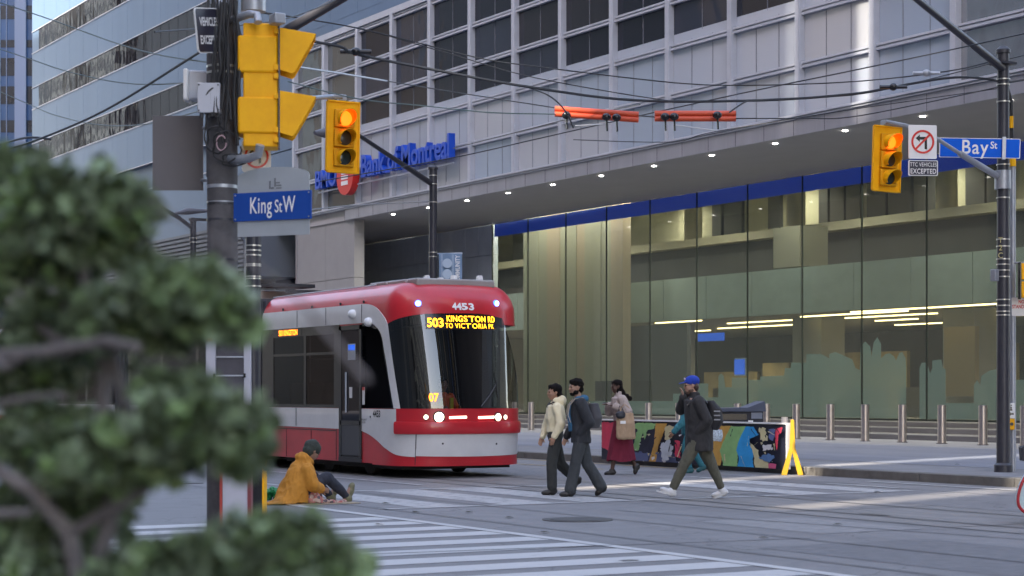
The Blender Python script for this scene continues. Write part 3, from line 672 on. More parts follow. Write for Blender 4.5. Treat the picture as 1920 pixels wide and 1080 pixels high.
# bumper
mb = MB(); vs = []; fs = []; prof = [(.0, 1.01), (.05, 1.0), (.062, .96), (.062, .82), (.05, .79), (0, .78)]; K = 60; s0 = sN-.02; s1 = LN-s0
for i in range(K+1):
    s = s0+(s1-s0)*i/K
    for o_, z in prof: vs.append(surf(s, z, o_))
n = len(prof)
for i in range(K):
    for j in range(n-1): fs.append((i*n+j, i*n+j+1, (i+1)*n+j+1, (i+1)*n+j))
fs.append(list(range(n))); fs.append([K*n+j for j in range(n)]); mb.add(vs, fs); mb.build('bumper', TR, tram)
strip([(-.5, .30), (LN+.5, .30)], [(-.5, .22), (LN+.5, .22)], .008, 60, 2).build('skirt_edge', TR, tram)
# windshield and cab side windows
wl = S(752, 764)[0]; wt = S(729, 607)
top = smooth_poly([S(729, 607), S(735, 603), S(752, 596), S(790, 589), S(860, 587.5), S(905, 589), S(940, 597)], 2)
zr = S(940, 597)
strip(top, [(wl, 1.24), (LN-wl, 1.24)], .020, 70, 20).build('windshield', WGL, tram)
strip([(p[0], p[1]+.004) for p in top], [(p[0], p[1]-.17) for p in top], .004, 60, 2).build('windshield_frit', TBK, tram)
cabw_o = [S(722, 640), S(737, 764)]
wob = smooth_poly([(-.92, 2.785), (-.5, 2.775), S(717, 622), S(723, 660), S(731, 712), S(739, 764)])
strip(wob, [(-.92, 2.6), (-.92, 1.235)], .006, 40, 10).build('cab_side_window', TGL, tram)
strip(wob, [(p[0]-.05, p[1]-.05*(1 if p[0] < -.3 else 0)) for p in wob], .010, 40, 1).build('window_frame', TBK, tram)
# far side closing (seen through the glass)
for z0, z1, m_, nm in ((1.23, 2.76, TGL, 'far_window'),):
    strip([(LN+.3, z1), (LN-SE, z1)], [(LN+.3, z0), (LN-SE, z0)], .0, 6, 2, rim=False).build(nm, m_, tram)
for s in (LN+1.0, LN+2.2, LN+3.6, LN+5.0):
    strip([(s, 2.75), (s+.16, 2.75)], [(s, 1.23), (s+.16, 1.23)], .0, 1, 2).build('window_post', TBK, tram)
# near side windows, posts, top blackout band
def side_box(s0, s1, z0, z1, off0, off1, name, mat, par_=tram, bevel=0):
    return MB().box((XC+s0, YC-1.27-off1, z0), (XC+s1, YC-1.27-off0, z1)).build(name, mat, par_, smooth=0, bevel=bevel)
side_box(SE, -1.9, 2.62, 2.79, -.01, .006, 'black_header', TBK)
side_box(SE, -1.9, 1.23, 1.29, -.01, .006, 'black_sill', TBK)
for (a, b) in ((SE, -5.05), (-3.55, -3.44), (-2.15, -1.92)): side_box(a, b, 1.29, 2.62, -.02, .005, 'window_post', TBK)
for (a, b) in ((-5.05, -3.55), (-3.44, -2.15)):
    side_box(a, b, 1.29, 2.62, -.012, -.006, 'window', TGL); 
    side_box(a, b, 2.24, 2.29, -.006, .004, 'window_rail', TBK)
side_box(-4.95, -3.65, 2.63, 2.77, .006, .010, 'side_display', TBK)
put_text('503 KINGSTON', frame_xf((XC-4.3, YC-1.27-.012, 2.70), (1, 0, 0)), .15, M('amber_led_dim', (0, 0, 0), emit=(1, .2, .01), es=.8), tram, offset=.004, sx=.9)
# door
DOOR = side_box(-1.86, -.97, .33, 2.72, -.03, .002, 'door', TDK)
side_box(-1.80, -1.02, 1.0, 2.66, -.0, .010, 'door_glass', glass('door_glass', base=0, fres=1.35, opaque=(.018, .018, .022), refl=(.6, .62, .7)), DOOR)
for (a, b, c, d) in ((-1.90, -1.80, .30, 2.76), (-1.02, -.94, .30, 2.76), (-1.90, -.94, 2.68, 2.76), (-1.85, -.97, .92, 1.0)): side_box(a, b, c, d, 0, .022, 'door_frame', TBK, DOOR)
side_box(-1.80, -1.02, .36, .92, 0, .014, 'door_panel', M('door_panel', (.055, .057, .068), .5), DOOR)
side_box(-1.90, -.94, .24, .33, 0, .03, 'door_step', TDK, DOOR)
side_box(-1.52, -1.20, 2.12, 2.42, .01, .014, 'door_sticker', M('sticker', (.35, .38, .42), .5), DOOR); side_box(-1.50, -1.22, 2.30, 2.40, .014, .017, 'door_sticker', BLU, DOOR)
side_box(-1.46, -1.34, 1.42, 1.62, .01, .014, 'door_sticker', TWH, DOOR); side_box(-.90, -.80, 1.30, 1.62, .012, .016, 'door_sticker', TWH, DOOR); side_box(-.90, -.80, 1.56, 1.62, .016, .018, 'door_sticker', M('sticker_red', (.5, .04, .03), .5), DOOR)
side_box(-1.60, -1.56, 1.15, 1.9, .02, .035, 'door_handle', MATS['facade_frame'], DOOR)
# panel seams
mb = MB()
for s in (-3.85, -2.5, -.93): mb.box((XC+s-.006, YC-1.287, 2.8), (XC+s+.006, YC-1.28, 3.13))
for s in (-3.9,): mb.box((XC+s-.006, YC-1.287, .87), (XC+s+.006, YC-1.279, 1.22))
for s in (-2.05,): mb.box((XC+s-.006, YC-1.277, .26), (XC+s+.006, YC-1.269, .85))
mb.box((XC-5.2, YC-1.276, .80), (XC-2.05, YC-1.27, .812))
for s in (-4.6, -3.2, -1.9, -.9): mb.box((XC+s-.005, YC-1.276, 3.15), (XC+s+.005, YC-1.24, 3.2))
for s in (-4.4, -3.2): mb.box((XC+s-.005, YC-1.276, .26), (XC+s+.005, YC-1.269, .80))
mb.build('panel_seams', TDK, tram, smooth=0)
strip([(sc_, .80), (sc_+.014, .80)], [(sc_, .24), (sc_+.014, .24)], .014, 1, 5).build('apron_seam', TDK, tram)
for px in (830, 930): 
    s_, z_ = S(px, 832); P = surf(s_, z_, .012); n_ = (surf(s_, z_, .1)-P).normalized(); mb = MB(); mb.cyl(P, P+n_*.006, .018, .018, 12); mb.build('tow_cap', TDK, tram)
# white lamps pods (cameras) on the band
for px, py in ((664, 589), (694, 604)):
    t_ = TT(px); X_ = (YC-1.27)*(VX+RX*t_)/(VY+RY*t_); z_ = EYE+(HOR-py)/F*(YC-1.27)/(VY+RY*t_)
    mb = MB(); mb.ell((X_, YC-1.30, z_), (.10, .09, .085)); mb.box((X_-.05, YC-1.30, z_-.03), (X_+.05, YC-1.27, z_+.03)); mb.build('camera_pod', M('pod_white', (.75, .75, .76), .3), tram)
# vent studs on white lower band
for s in (-5.5, -.55): mb = MB(); P = Vector((XC+s, YC-1.282, 1.08)); mb.cyl(P, P+Vector((0, -.01, 0)), .04, .04, 16); mb.build('marker_lamp', TWH, tram); mb = MB(); mb.cyl(P+Vector((0, -.01, 0)), P+Vector((0, -.014, 0)), .02, .02, 12); mb.build('marker_lens', TBK, tram)
# roof gear
ALU = M('roof_grey', (.34, .32, .31), .55, .2, .1, 1)
mb = MB()
for a, b in ((-31.6, -30.9), (-30.85, -30.1), (-30.05, -29.65)): mb.box((a, YC-.78, 3.42), (b, YC+.82, 3.57))
mb.build('roof_housing', ALU, tram, bevel=.03)
mb = MB(); mb.box((-35.4, YC-.7, 3.45), (-32, YC+.7, 3.54)); mb.build('roof_unit', ALU, tram, bevel=.03)
for x, y in ((-30.2, YC-.3), (-29.9, YC+.1), (-29.75, YC+.55), (-30.6, YC+.2)):
    mb = MB(); mb.cyl((x, y, 3.56), (x, y, 3.65), .07, .055, 14); mb.build('roof_antenna', M('pod_white', (.8, .8, .8), .3), tram)
mb = MB(); mb.tube([(-35.6, YC-1.02, 3.47), (-30.8, YC-1.02, 3.49)], .012, 8); mb.build('roof_rail', M('bright_rail', (.7, .7, .72), .25, .6), tram)
# LED signs on the curved glass
def text_surf(txt, s, z, size, mat, name, off=.02, sx=1, offset=0, ax='LEFT', space=1):
    mb = text_mesh(txt, size, offset=offset, ax=ax, sx=sx, space=space)
    ds = (surf(s+.05, z)-surf(s-.05, z)).length/.1
    mb.v = [surf(s+v.x/ds, z+v.y, off) for v in mb.v]
    return mb.build(name, mat, tram, smooth=0)
AMB = M('amber_led', (0, 0, 0), emit=(1, .36, .01), es=1.1)
s_, z_ = S(800, 605); strip([(s_-.03, z_+.16), (S(922, 600)[0], z_+.13)], [(s_-.03, z_-.11), (S(922, 600)[0], z_-.11)], .026, 20, 2).build('sign_screen', TBK, tram)
text_surf('503', s_, z_-.005, .22, AMB, 'sign_number', .032, offset=.004, sx=.85)
s_, z_ = S(836, 600); text_surf('KINGSTON RD', s_, z_+.02, .150, AMB, 'sign_text', .032, offset=.001, sx=.74, space=1.08)
s_, z_ = S(834, 611); text_surf('TO VICTORIA PK', s_, z_-.0, .125, AMB, 'sign_text', .032, offset=-.001, sx=.74, space=1.1)
s_, z_ = S(804, 746); text_surf('07', s_, z_, .20, M('amber_led_run', (0, 0, 0), emit=(1, .2, .01), es=.8), 'run_number', .032, offset=.004, sx=.8)
s_, z_ = S(848, 575); text_surf('4453', s_, z_, .165, M('sign_white', (.8, .8, .8), .5), 'fleet_number', .006, offset=.007)
put_text('4453', frame_xf((XC-.31, YC-1.284, 1.13), (1, 0, 0)), .17, TBK, tram, 'fleet_number', offset=.004, sx=.9)
put_text('EMERGENCY\nDOOR', frame_xf((XC-.85, YC-1.284, 1.0), (1, 0, 0)), .05, TBK, tram, 'small_lettering')
# lights
HLW = M('headlight_glow', (1, 1, 1), emit=(1, .82, .52), es=3.2); DRL = M('daylight_bar', (1, 1, 1), emit=(1, .80, .52), es=.7)
def disc_on(px, py, r, mat, name, off=.02, n=20, depth=.02, ring=None):
    s_, z_ = S(px, py); P = surf(s_, z_, off); q = (surf(s_, z_, off+.1)-P).normalized()
    o = MB().cyl(P, P+q*depth, r, r*.92, n).build(name, mat, tram)
    if ring: MB().cyl(P-q*.02, P+q*depth*.6, r*1.35, r*1.2, n).build('bezel', ring, o)
    return o
disc_on(823, 782, .085, HLW, 'headlight', ring=TDK); disc_on(932, 782, .07, DRL, 'headlight', ring=TDK)
for px in (799, 945): disc_on(px, 782, .042, DRL, 'signal_light', ring=TDK)
for a, b in ((842, 874), (896, 926)):
    s0, z0 = S(a, 783); s1, z1 = S(b, 782); strip([(s0, z0+.02), (s1, z1+.02)], [(s0, z0-.02), (s1, z1-.02)], .026, 8, 1).build('daylight_bar', DRL, tram)
BL2 = M('blue_lamp', (.2, .4, 1), emit=(.25, .5, 1), es=2)
for px in (784, 930): disc_on(px, 569, .045, BL2, 'blue_marker_light', off=.01, ring=M('blue_ring', (.02, .06, .5), .3, emit=(.02, .1, .9), es=1))
# wipers
s_, z_ = S(900, 762); s2, z2 = S(928, 720); mb = MB(); mb.tube([surf(s_, z_, .04), surf((s_+s2)/2, (z_+z2)/2, .05), surf(s2, z2, .035)], .012, 6)
s3, z3 = S(925, 698); s4, z4 = S(931, 745); mb.tube([surf(s3, z3, .03), surf(s4, z4, .03)], .010, 6); mb.build('wiper', TBK, tram)
# interior of the cab and saloon
INTR = M('tram_interior', (.16, .16, .165), .7); SEAT = M('tram_seat', (.16, .02, .03), .8)
MB().box((XC+SE, YC-1.2, .34), (XC+.1, YC+1.2, .40)).build('interior_floor', INTR, tram)
MB().box((XC+SE, YC-1.2, 2.72), (XC+.2, YC+1.2, 2.75)).build('interior_ceiling', INTR, tram)
MB().box((XC-.95, YC-1.2, .4), (XC-.9, YC+1.22, 2.72)).build('cab_wall', TDK, tram)
mb = MB(); mb.box((XC-.05, YC-1.0, .4), (XC+.45, YC+1.0, 1.22)); mb.build('dashboard', TDK, tram, bevel=.05)
for k, s in enumerate((-4.9, -4.1, -3.3, -2.6)):
    for y in (-1.0, .5):
        mb = MB(); mb.box((XC+s, YC+y, .4), (XC+s+.45, YC+y+.5, .85)); mb.box((XC+s, YC+y, .85), (XC+s+.09, YC+y+.5, 1.72)); mb.build('passenger_seat', SEAT, tram, bevel=.04)
mb = MB()
for s in (-5.1, -3.5, -2.2): mb.cyl((XC+s, YC-.45, .4), (XC+s, YC-.45, 2.72), .018, .018, 8)
mb.tube([(XC-5.2, YC-.45, 2.2), (XC-2, YC-.45, 2.2)], .016, 6); mb.build('grab_poles', M('grab_white', (.6, .6, .6), .4), tram)
# driver (a person, kept inside the cab)
# bogie
mb = MB()
for x in (-31.2, -33.0):
    for y in (-.9, .9): mb.cyl((x, YC+y-.06, .32), (x, YC+y+.06, .32), .31, .31, 26)
    mb.cyl((x, YC-1, .32), (x, YC+1, .32), .07, .07, 10)
mb.box((-33.6, YC-1.05, .18), (-30.6, YC-.97, .42)); mb.build('bogie', M('bogie_dark', (.02, .018, .016), .8), tram)
mb = MB(); mb.box((XC-4.8, YC-1.1, .15), (XC+.35, YC+1.1, .3)); mb.build('underframe', MATS['bogie_dark'], tram)
# bellows and the following modules
def module(x1, x0, nm):
    y0, y1 = YC-1.27, YC+1.27
    def bx(a, b, z0, z1, ofs, name, mat): return MB().box((a, y0-ofs, z0), (b, y1, z1)).build(name, mat, tram, smooth=0)
    bx(x0, x1, .24, .86, .0, 'module_skirt', TR); bx(x0, x1, .862, 1.225, .004, 'module_white_band', TWH)
    MB().box((x0, y1-.06, 1.227), (x1, y1, 2.788)).build('module_far_wall', TDK, tram, smooth=0)
    bx(x0, x1, 2.79, 3.14, .004, 'module_white_band', TWH)
    mb = MB(); n = 10; vs = []
    poly = [(y0, 3.142)]+[(y0+.42*(1-cos(pi/2*k/n)), 3.142+.34*sin(pi/2*k/n)) for k in range(1, n+1)]+[(y1-.42+.42*sin(pi/2*k/n), 3.142+.34*cos(pi/2*k/n)) for k in range(0, n+1)]
    mb.prism([(x0, p[0], p[1]) for p in poly], (x1-x0, 0, 0)); mb.build('module_roof', TR, tram)
    w = (x1-x0); nwin = max(2, int(w/1.9)); ww = w/nwin
    for k in range(nwin):
        a = x0+ww*k; MB().box((a+.08, y0, 1.29), (a+ww-.08, y0+.02, 2.62)).build('window', TGL, tram, smooth=0)
        MB().box((a-.08, y0-.003, 1.227), (a+.08, y0+.04, 2.788)).build('window_post', TBK, tram, smooth=0)
    MB().box((x0, y0-.002, 1.227), (x1, y0+.03, 1.288)).build('black_sill', TBK, tram, smooth=0); MB().box((x0, y0-.002, 2.622), (x1, y0+.03, 2.786)).build('black_header', TBK, tram, smooth=0)
    MB().box((x0, y0+.05, .9), (x1, y0+.5, .95)).build('interior_floor', INTR, tram, smooth=0)
    mb = MB(); mb.box((x0+.3, YC-.8, 3.48), (x1-.6, YC+.8, 3.74)); mb.build('roof_unit', ALU, tram, bevel=.03)
    mb = MB(); mb.box((x0+.3, YC-1.1, .1), (x1-.3, YC+1.1, .26)); mb.build('underframe', MATS['bogie_dark'], tram)
def bellows(x1, x0):
    mb = MB(); n = 9
    for k in range(n):
        a = x0+(x1-x0)*k/n; b = x0+(x1-x0)*(k+1)/n; mb.box((a, YC-1.20-.05*(k % 2), .35), (b, YC+1.2, 3.40+.05*(k % 2)))
    mb.build('bellows', RUB, tram, bevel=.01)
bellows(XC+SE, -37.0); module(-37.0, -43.9, 2); bellows(-43.9, -45.2); module(-45.2, -51.5, 3); bellows(-51.5, -52.8); module(-52.8, -58, 4)
mb = MB(); 
for k, (a, b, z) in enumerate(((-36.2, -36.0, 3.6), (-38.5, -38.3, 3.86), (-37.6, -36.9, 3.78))): mb.box((a, YC-.5, z), (b, YC+.5, z+.07))
mb.tube([(-41, YC-.4, 3.74), (-39.6, YC-.3, 4.5), (-41, YC-.2, 5.5)], .03, 6); mb.tube([(-41, YC+.4, 3.74), (-39.6, YC+.3, 4.5), (-41, YC+.2, 5.5)], .03, 6)
mb.box((-41.1, YC-.8, 5.5), (-40.9, YC+.8, 5.55)); mb.build('pantograph', TDK, tram)
# ------------------------------------------------------------------ poles, signals, signs
BLK = M('pole_black', (.035, .035, .045), .45, 0, .15, 4); BLKB = M('pole_band', (.55, .54, .5), .35, .6)
GREYP = M('pole_weathered', (.085, .08, .085), .8, 0, .3, 6, .002, 50); GALV = M('galvanised', (.38, .40, .44), .45, .5, .12, 6)
CABLE = M('cable_black', (.02, .02, .022), .6)
YEL = M('signal_yellow', (1.0, .46, .006), .55, 0, .12, 5, .001, 40, spec=.25); YELD = M('signal_yellow_inner', (.72, .33, .008), .55, spec=.2)
SW = M('sign_white', (.8, .8, .8), .5)
def lathe_pole(base, h, r0, r1, name, mat, parent, n=24, cap=True):
    b = Vector(base); mb = MB(); mb.rings([(b, r0*1.35, r0*1.35), (b+UP*.12, r0*1.35, r0*1.35), (b+UP*.16, r0, r0), (b+UP*h, r1, r1)], n)
    if cap: mb.rings([(b+UP*h, r1*1.25, r1*1.25), (b+UP*(h+.06), r1*1.25, r1*1.25), (b+UP*(h+.12), r1*.6, r1*.6)], n)
    return mb.build(name, mat, parent)
def bands(base, zs, r, parent, mat=BLKB, w=.02):
    for z in zs:
        b = Vector((base[0], base[1], z)); MB().rings([(b, r, r), (b+UP*w, r, r)], 24).build('clamp_band', mat, parent)

# --- Bay pole (right)
bp_ = onG(1881, 885, .15); Zb = (EYE-.15)*F/(885-HOR)
bay = empty('signal_pole', bp_, 'black signal pole with clamps on the corner at right of the crossing', 'pole')
top = EYE+(HOR-100)/F*Zb
lathe_pole(bp_, top-.15, .115, .10, 'pole_shaft', BLK, bay)
bands(bp_, [EYE+(HOR-y)/F*Zb for y in (150, 160, 192, 310, 324, 372, 450, 463, 487, 497, 508, 520, 563, 574, 585, 592)], .118, bay)
mb = MB(); mb.box((bp_.x-.16, bp_.y-.16, top-.2), (bp_.x+.16, bp_.y+.16, top-.16)); mb.build('top_collar', BLK, bay)
# street light arm up to the left
p0 = atZ(1882, 130, Zb); p1 = atZ(1690, -25, Zb-2.6); p2 = atZ(1640, -60, Zb-3.3)
MB().tube([p0, p1, p2], [.075, .05, .045], 12).build('lamp_arm', BLK, bay)
MB().tube([p2, p2+(p2-p1).normalized()*.5+Vector((0, 0, -.1))], [.1, .16], 12).build('lamp_head', BLK, bay)
# bracket for signal
pa = atZ(1878, 335, Zb); pb = atZ(1800, 288, Zb-.6); pc = atZ(1700, 236, Zb-1.2); pd = atZ(1660, 228, Zb-1.4)
MB().tube([pa, pb], .055, 12).build('bracket_arm', GALV, bay)
MB().tube([pb+Vector((0, 0, .0)), atZ(1760, 262, Zb-.9), pc, pd], .035, 12).build('signal_arm', GALV, bay)
c = atZ(1880, 333, Zb); MB().rings([(c-UP*.2, .14, .14), (c+UP*.12, .14, .14)], 20).build('arm_clamp', GALV, bay)
put_text('T\n2\nC', frame_xf(atZ(1876, 465, Zb-.13)-RV*.0, RV), .13, M('pole_tag', (.5, .45, .2), .6), bay, 'pole_tag', ay='CENTER')
MB().cbox(atZ(1865, 516, Zb-.1), (.12, .10, .20)).build('sensor_box', GALV, bay, bevel=.01)
# galvanised conduit pole beside it
cp = onG(1899, 884, .15); cz = (EYE-.15)*F/(884-HOR)
cpole = empty('conduit_pole', cp, 'thin galvanised pole close behind the black corner pole', 'pole')
mb = MB(); mb.cyl(cp, Vector((cp.x, cp.y, EYE+(HOR-268)/F*cz)), .055, .05, 18); mb.build('pole_shaft', GALV, cpole)
mb = MB(); mb.tube([atZ(1897, 268, cz), atZ(1896, 190, cz), atZ(1885, 150, cz)], .03, 10); mb.build('conduit', CABLE, cpole)
MB().cyl(atZ(1896.5, 240, cz-.03), atZ(1896.5, 218, cz-.03), .034, .034, 12).build('yellow_sleeve', YEL, cpole); MB().cyl(atZ(1899, 312, cz-.03), atZ(1899, 290, cz-.03), .054, .054, 12).build('yellow_sleeve', YEL, cpole)
# push button + sign
pz = cz-.1; pb_ = empty('crossing_button', atZ(1896, 790, pz), 'yellow push button box under a small black and white arrow plate', 'push button')
P = atZ(1896, 770, pz); xfp = frame_xf(P, RV)
mb = MB(); mb.box((-.065, -.13, -.01), (.065, .13, 0)); mb.build('arrow_plate', SW, pb_, xf=xfp, smooth=0, bevel=.003)
mb = MB(); mb.add([(-.045, -.055, .003), (-.01, -.09, .003), (-.01, -.07, .003), (.045, -.07, .003), (.045, -.04, .003), (-.01, -.04, .003), (-.01, -.02, .003)], [(0, 1, 2, 3, 4, 5, 6)])
mb.box((-.03, .0, .001), (.02, .02, .003)); mb.box((-.015, .02, .001), (.01, .07, .003)); mb.cyl((0, .092, .001), (0, .092, .003), .014, .014, 12); mb.build('arrow_mark', TBK, pb_, xf=xfp, smooth=0)
mb = MB(); mb.box((-.055, -.33, -.05), (.055, -.14, .03)); mb.build('button_box', YEL, pb_, xf=xfp, bevel=.012)
mb = MB(); mb.cyl((0, -.23, .03), (0, -.23, .045), .028, .028, 16); mb.build('button', BLK, pb_, xf=xfp)

# --- three light signal head facing the camera
def signal_head(name, label, pc, yaw, W_, H_, group):
    r = empty(name, pc, label, 'traffic light', group, yaw)
    # local: x right, z up, -y toward viewer
    w, h = W_/2, H_/2
    mb = MB(); poly = []
    rr = .04
    for cx, cz_, a0 in ((w-rr, h-rr, 0), (-w+rr, h-rr, 90), (-w+rr, -h+rr, 180), (w-rr, -h+rr, 270)):
        for k in range(5): a = radians(a0+k*22.5); poly.append((cx+rr*cos(a), 0, cz_+rr*sin(a)))
    mb.prism(poly, (0, .03, 0)); mb.build('backboard', YEL, r, local=True)
    mb = MB()
    for t_ in ((-w, -w+.03, -h, h), (w-.03, w, -h, h), (-w, w, h-.03, h), (-w, w, -h, -h+.03)): mb.box((t_[0]+.002, -.022, t_[2]+.002), (t_[1]-.002, -.0005, t_[3]-.002))
    mb.build('backboard_rim', YEL, r, local=True, bevel=.004)
    for k, z in enumerate((.335*H_, 0.0*H_, -.27*H_)):
        z = (.25-.27*k)*H_; s = .118
        mb = MB(); mb.box((-.16, -.075, z-.135), (.16, -.023, z+.135)); hs_ = mb.build('lens_housing', YELD, r, local=True, bevel=.012)
        hz = MB(); vs = []; fs = []; n = 22; Lh = .26; rv = s+.008   # cowl: cylinder cut away below
        for i in range(n+1):
            a = radians(-50+280*i/n); ln = Lh*(.55+.45*sin(a)) if sin(a) < .95 else Lh
            ln = Lh*max(.32, (.6+.4*sin(a))); vs += [(rv*cos(a), -.075, z+rv*sin(a)), (rv*cos(a), -.075-ln, z+rv*sin(a)*.97-.03*ln), ((rv-.008)*cos(a), -.075, z+(rv-.008)*sin(a)), ((rv-.008)*cos(a), -.075-ln, z+(rv-.008)*sin(a)*.97-.03*ln)]
        for i in range(n): j = 4*i; q = 4*(i+1); fs += [(j, q, q+1, j+1), (j+2, j+3, q+3, q+2), (j+1, q+1, q+3, j+3)]
        hz.add(vs, fs); hz.build('visor', YEL, hs_, local=True, smooth=50)
        lm = [M('lens_red_lit', (.8, .05, 0), emit=(1, .06, .003), es=1.0), M('lens_dark_amber', (.05, .035, .02), .3), M('lens_dark_green', (.02, .035, .035), .15)][k]
        mb = MB(); mb.ell((0, -.072, z), (s-.004, .035, s-.004), nu=24, nv=12); mb.build('lens', lm, hs_, local=True)
    mb = MB(); mb.box((-.15, .032, -h*.86), (.15, .16, h*.86)); mb.build('rear_case', YEL, r, local=True, bevel=.02)
    mb = MB(); mb.box((-.06, .02, h), (.06, .14, h+.10)); mb.build('hanger', GALV, r, local=True, bevel=.015)
    return r
yaw0 = atan2(RY, RX)      # local x -> image right
zc = Zb-1.3
s1_ = signal_head('traffic_light', 'yellow traffic light showing red on the right, next to the no left turn sign', atZ(1663, 298, zc), yaw0+radians(24), 60/F*zc*1.06, 124/F*zc, 'three lamp traffic lights facing the camera')
s1_.rotation_euler[1] = radians(2)
zc2 = 28.3
s2_ = signal_head('traffic_light', 'yellow traffic light showing red in front of the blue bank letters', atZ(643, 257, zc2), yaw0+radians(26), 62/F*zc2*1.08, 136/F*zc2, 'three lamp traffic lights facing the camera')
s2_.rotation_euler[1] = radians(1)
def arm_thing(name, label, pts, r, mat): 
    mb = MB(); mb.tube(pts, r, 12); o = mb.build(name, mat); return tag(o, label, 'mast arm')
# --- signs at right
def plate(xf, w, h, mat, parent, name, t=.012, rc=.02):
    mb = MB(); poly = []
    for cx, cy, a0 in ((w/2-rc, h/2-rc, 0), (-w/2+rc, h/2-rc, 90), (-w/2+rc, -h/2+rc, 180), (w/2-rc, -h/2+rc, 270)):
        for k in range(4): a = radians(a0+k*30); poly.append((cx+rc*cos(a), cy+rc*sin(a), -t))
    mb.prism(poly, (0, 0, t)); return mb.build(name, mat, parent, smooth=0, xf=xf)
def no_turn(xf, w, parent, z=.003):
    R_ = w*.42; mb = MB()
    def ring(r0, r1, n=36):
        vs = []; fs = []
        for k in range(n): a = 2*pi*k/n; vs += [(r0*cos(a), r0*sin(a), z+.004), (r1*cos(a), r1*sin(a), z+.004)]
        for k in range(n): j = (k+1) % n; fs.append((2*k, 2*k+1, 2*j+1, 2*j))
        mb.add(vs, fs)
    ar = MB(); ar.add([(-R_*.62, R_*.30, z), (-R_*.25, R_*.62, z), (-R_*.25, R_*.42, z), (R_*.38, R_*.42, z), (R_*.38, -R_*.62, z), (R_*.16, -R_*.62, z), (R_*.16, R_*.18, z), (-R_*.25, R_*.18, z), (-R_*.25, -.02*R_, z)], [(0, 1, 2, 3, 4, 5, 6, 7, 8)])
    ar.build('arrow_symbol', TBK, parent, smooth=0, xf=xf)
    ring(R_*.82, R_); d = R_*.9*.7071; q = R_*.09*.7071
    mb.add([(-d-q, -d+q, z+.002), (-d+q, -d-q, z+.002), (d+q, d-q, z+.002), (d-q, d+q, z+.002)], [(0, 1, 2, 3)])
    mb.build('red_ring', M('sign_red', (.55, .02, .02), .4), parent, smooth=0, xf=xf)
k_ = zc/F
sg1 = empty('no_left_turn_sign', atZ(1730, 266, zc), 'white no left turn sign hung beside the right traffic light', 'sign')
xf = frame_xf(atZ(1730, 266, zc-.1), RV+VV*.12); plate(xf, 53*k_*1.03, 63*k_, SW, sg1, 'sign_plate'); no_turn(xf @ Matrix.Translation((0, .0, 0)), 53*k_, sg1)
BP = M('sign_black', (.03, .03, .05), .4)
sg2 = empty('exception_sign', atZ(1731, 315, zc), 'small black TTC VEHICLES EXCEPTED plate under the right no left turn sign', 'sign')
xf = frame_xf(atZ(1731, 315, zc-.1), RV+VV*.12); plate(xf, 56*k_*1.02, 29*k_, SW, sg2, 'plate_border', rc=.02); plate(xf @ Matrix.Translation((0, 0, .004)), 53*k_, 26*k_, BP, sg2, 'sign_plate', t=.003, rc=.015)
put_text('TTC VEHICLES', xf @ Matrix.Translation((0, 6*k_, .006)), .094, SW, sg2, offset=.0, sx=.72, space=1.05); put_text('EXCEPTED', xf @ Matrix.Translation((0, -6.5*k_, .006)), .115, SW, sg2, offset=.001, sx=.78, space=1.05)
kb = (Zb-.35)/F
sg3 = empty('street_name_sign', atZ(1837, 277, Zb-.35), 'bright blue Bay St name blade clamped to the black pole at right', 'sign')
xf = frame_xf(atZ(1837, 277.5, Zb-.35), RV-VV*.10-UP*.03, UP+RV*.03)
SB = M('street_sign_blue', (.008, .12, .68), .6, spec=.12); plate(xf, 149*kb, 37*kb, SW, sg3, 'blade_border', rc=.012); plate(xf @ Matrix.Translation((0, 0, .004)), 146*kb, 34.5*kb, SB, sg3, 'sign_blade', t=.003, rc=.01)
put_text('Bay', xf @ Matrix.Translation((-9.5*kb, .3*kb, .007)), .34, SW, sg3, offset=.004, sx=.86, space=1.12); put_text('St', xf @ Matrix.Translation((25.5*kb, 5*kb, .007)), .17, SW, sg3, offset=.003, sx=.85)
mb = MB(); mb.cbox((44*kb, 0, .03), (.06, .38, .05)); mb.build('blade_clamp', GALV, sg3, xf=xf)
sg4 = empty('no_standing_sign', atZ(1910, 575, cz), 'white and red NO STANDING sign cut by the right edge of the photo', 'sign')
xf = frame_xf(atZ(1915, 575, cz-.1), RV); plate(xf, .33, .32, SW, sg4, 'sign_plate'); put_text('NO\nSTANDING', xf @ Matrix.Translation((0, .04, .003)), .085, M('sign_red', (.5, .02, .02)), sg4, sx=.75, offset=.002)
xf = frame_xf(atZ(1922, 527, Zb-.2), RV); sh = empty('pedestrian_signal', atZ(1922, 527, Zb-.2), 'amber pedestrian signal case just entering at the right edge above the red and white sign', 'traffic light')
mb = MB(); mb.box((-.09, .02, -.05), (.3, .30, .1)); mb.box((-.09, -.29, -.05), (.3, -.01, .1)); mb.build('signal_case', YEL, sh, xf=xf, bevel=.02); mb = MB(); mb.box((-.11, -.31, -.06), (-.093, .32, .11)); mb.build('case_seal', TBK, sh, xf=xf)
mb = MB(); mb.tube([atZ(1897, 493, cz), atZ(1925, 493, Zb)], .02, 8); mb.build('case_arm', GALV, sh)

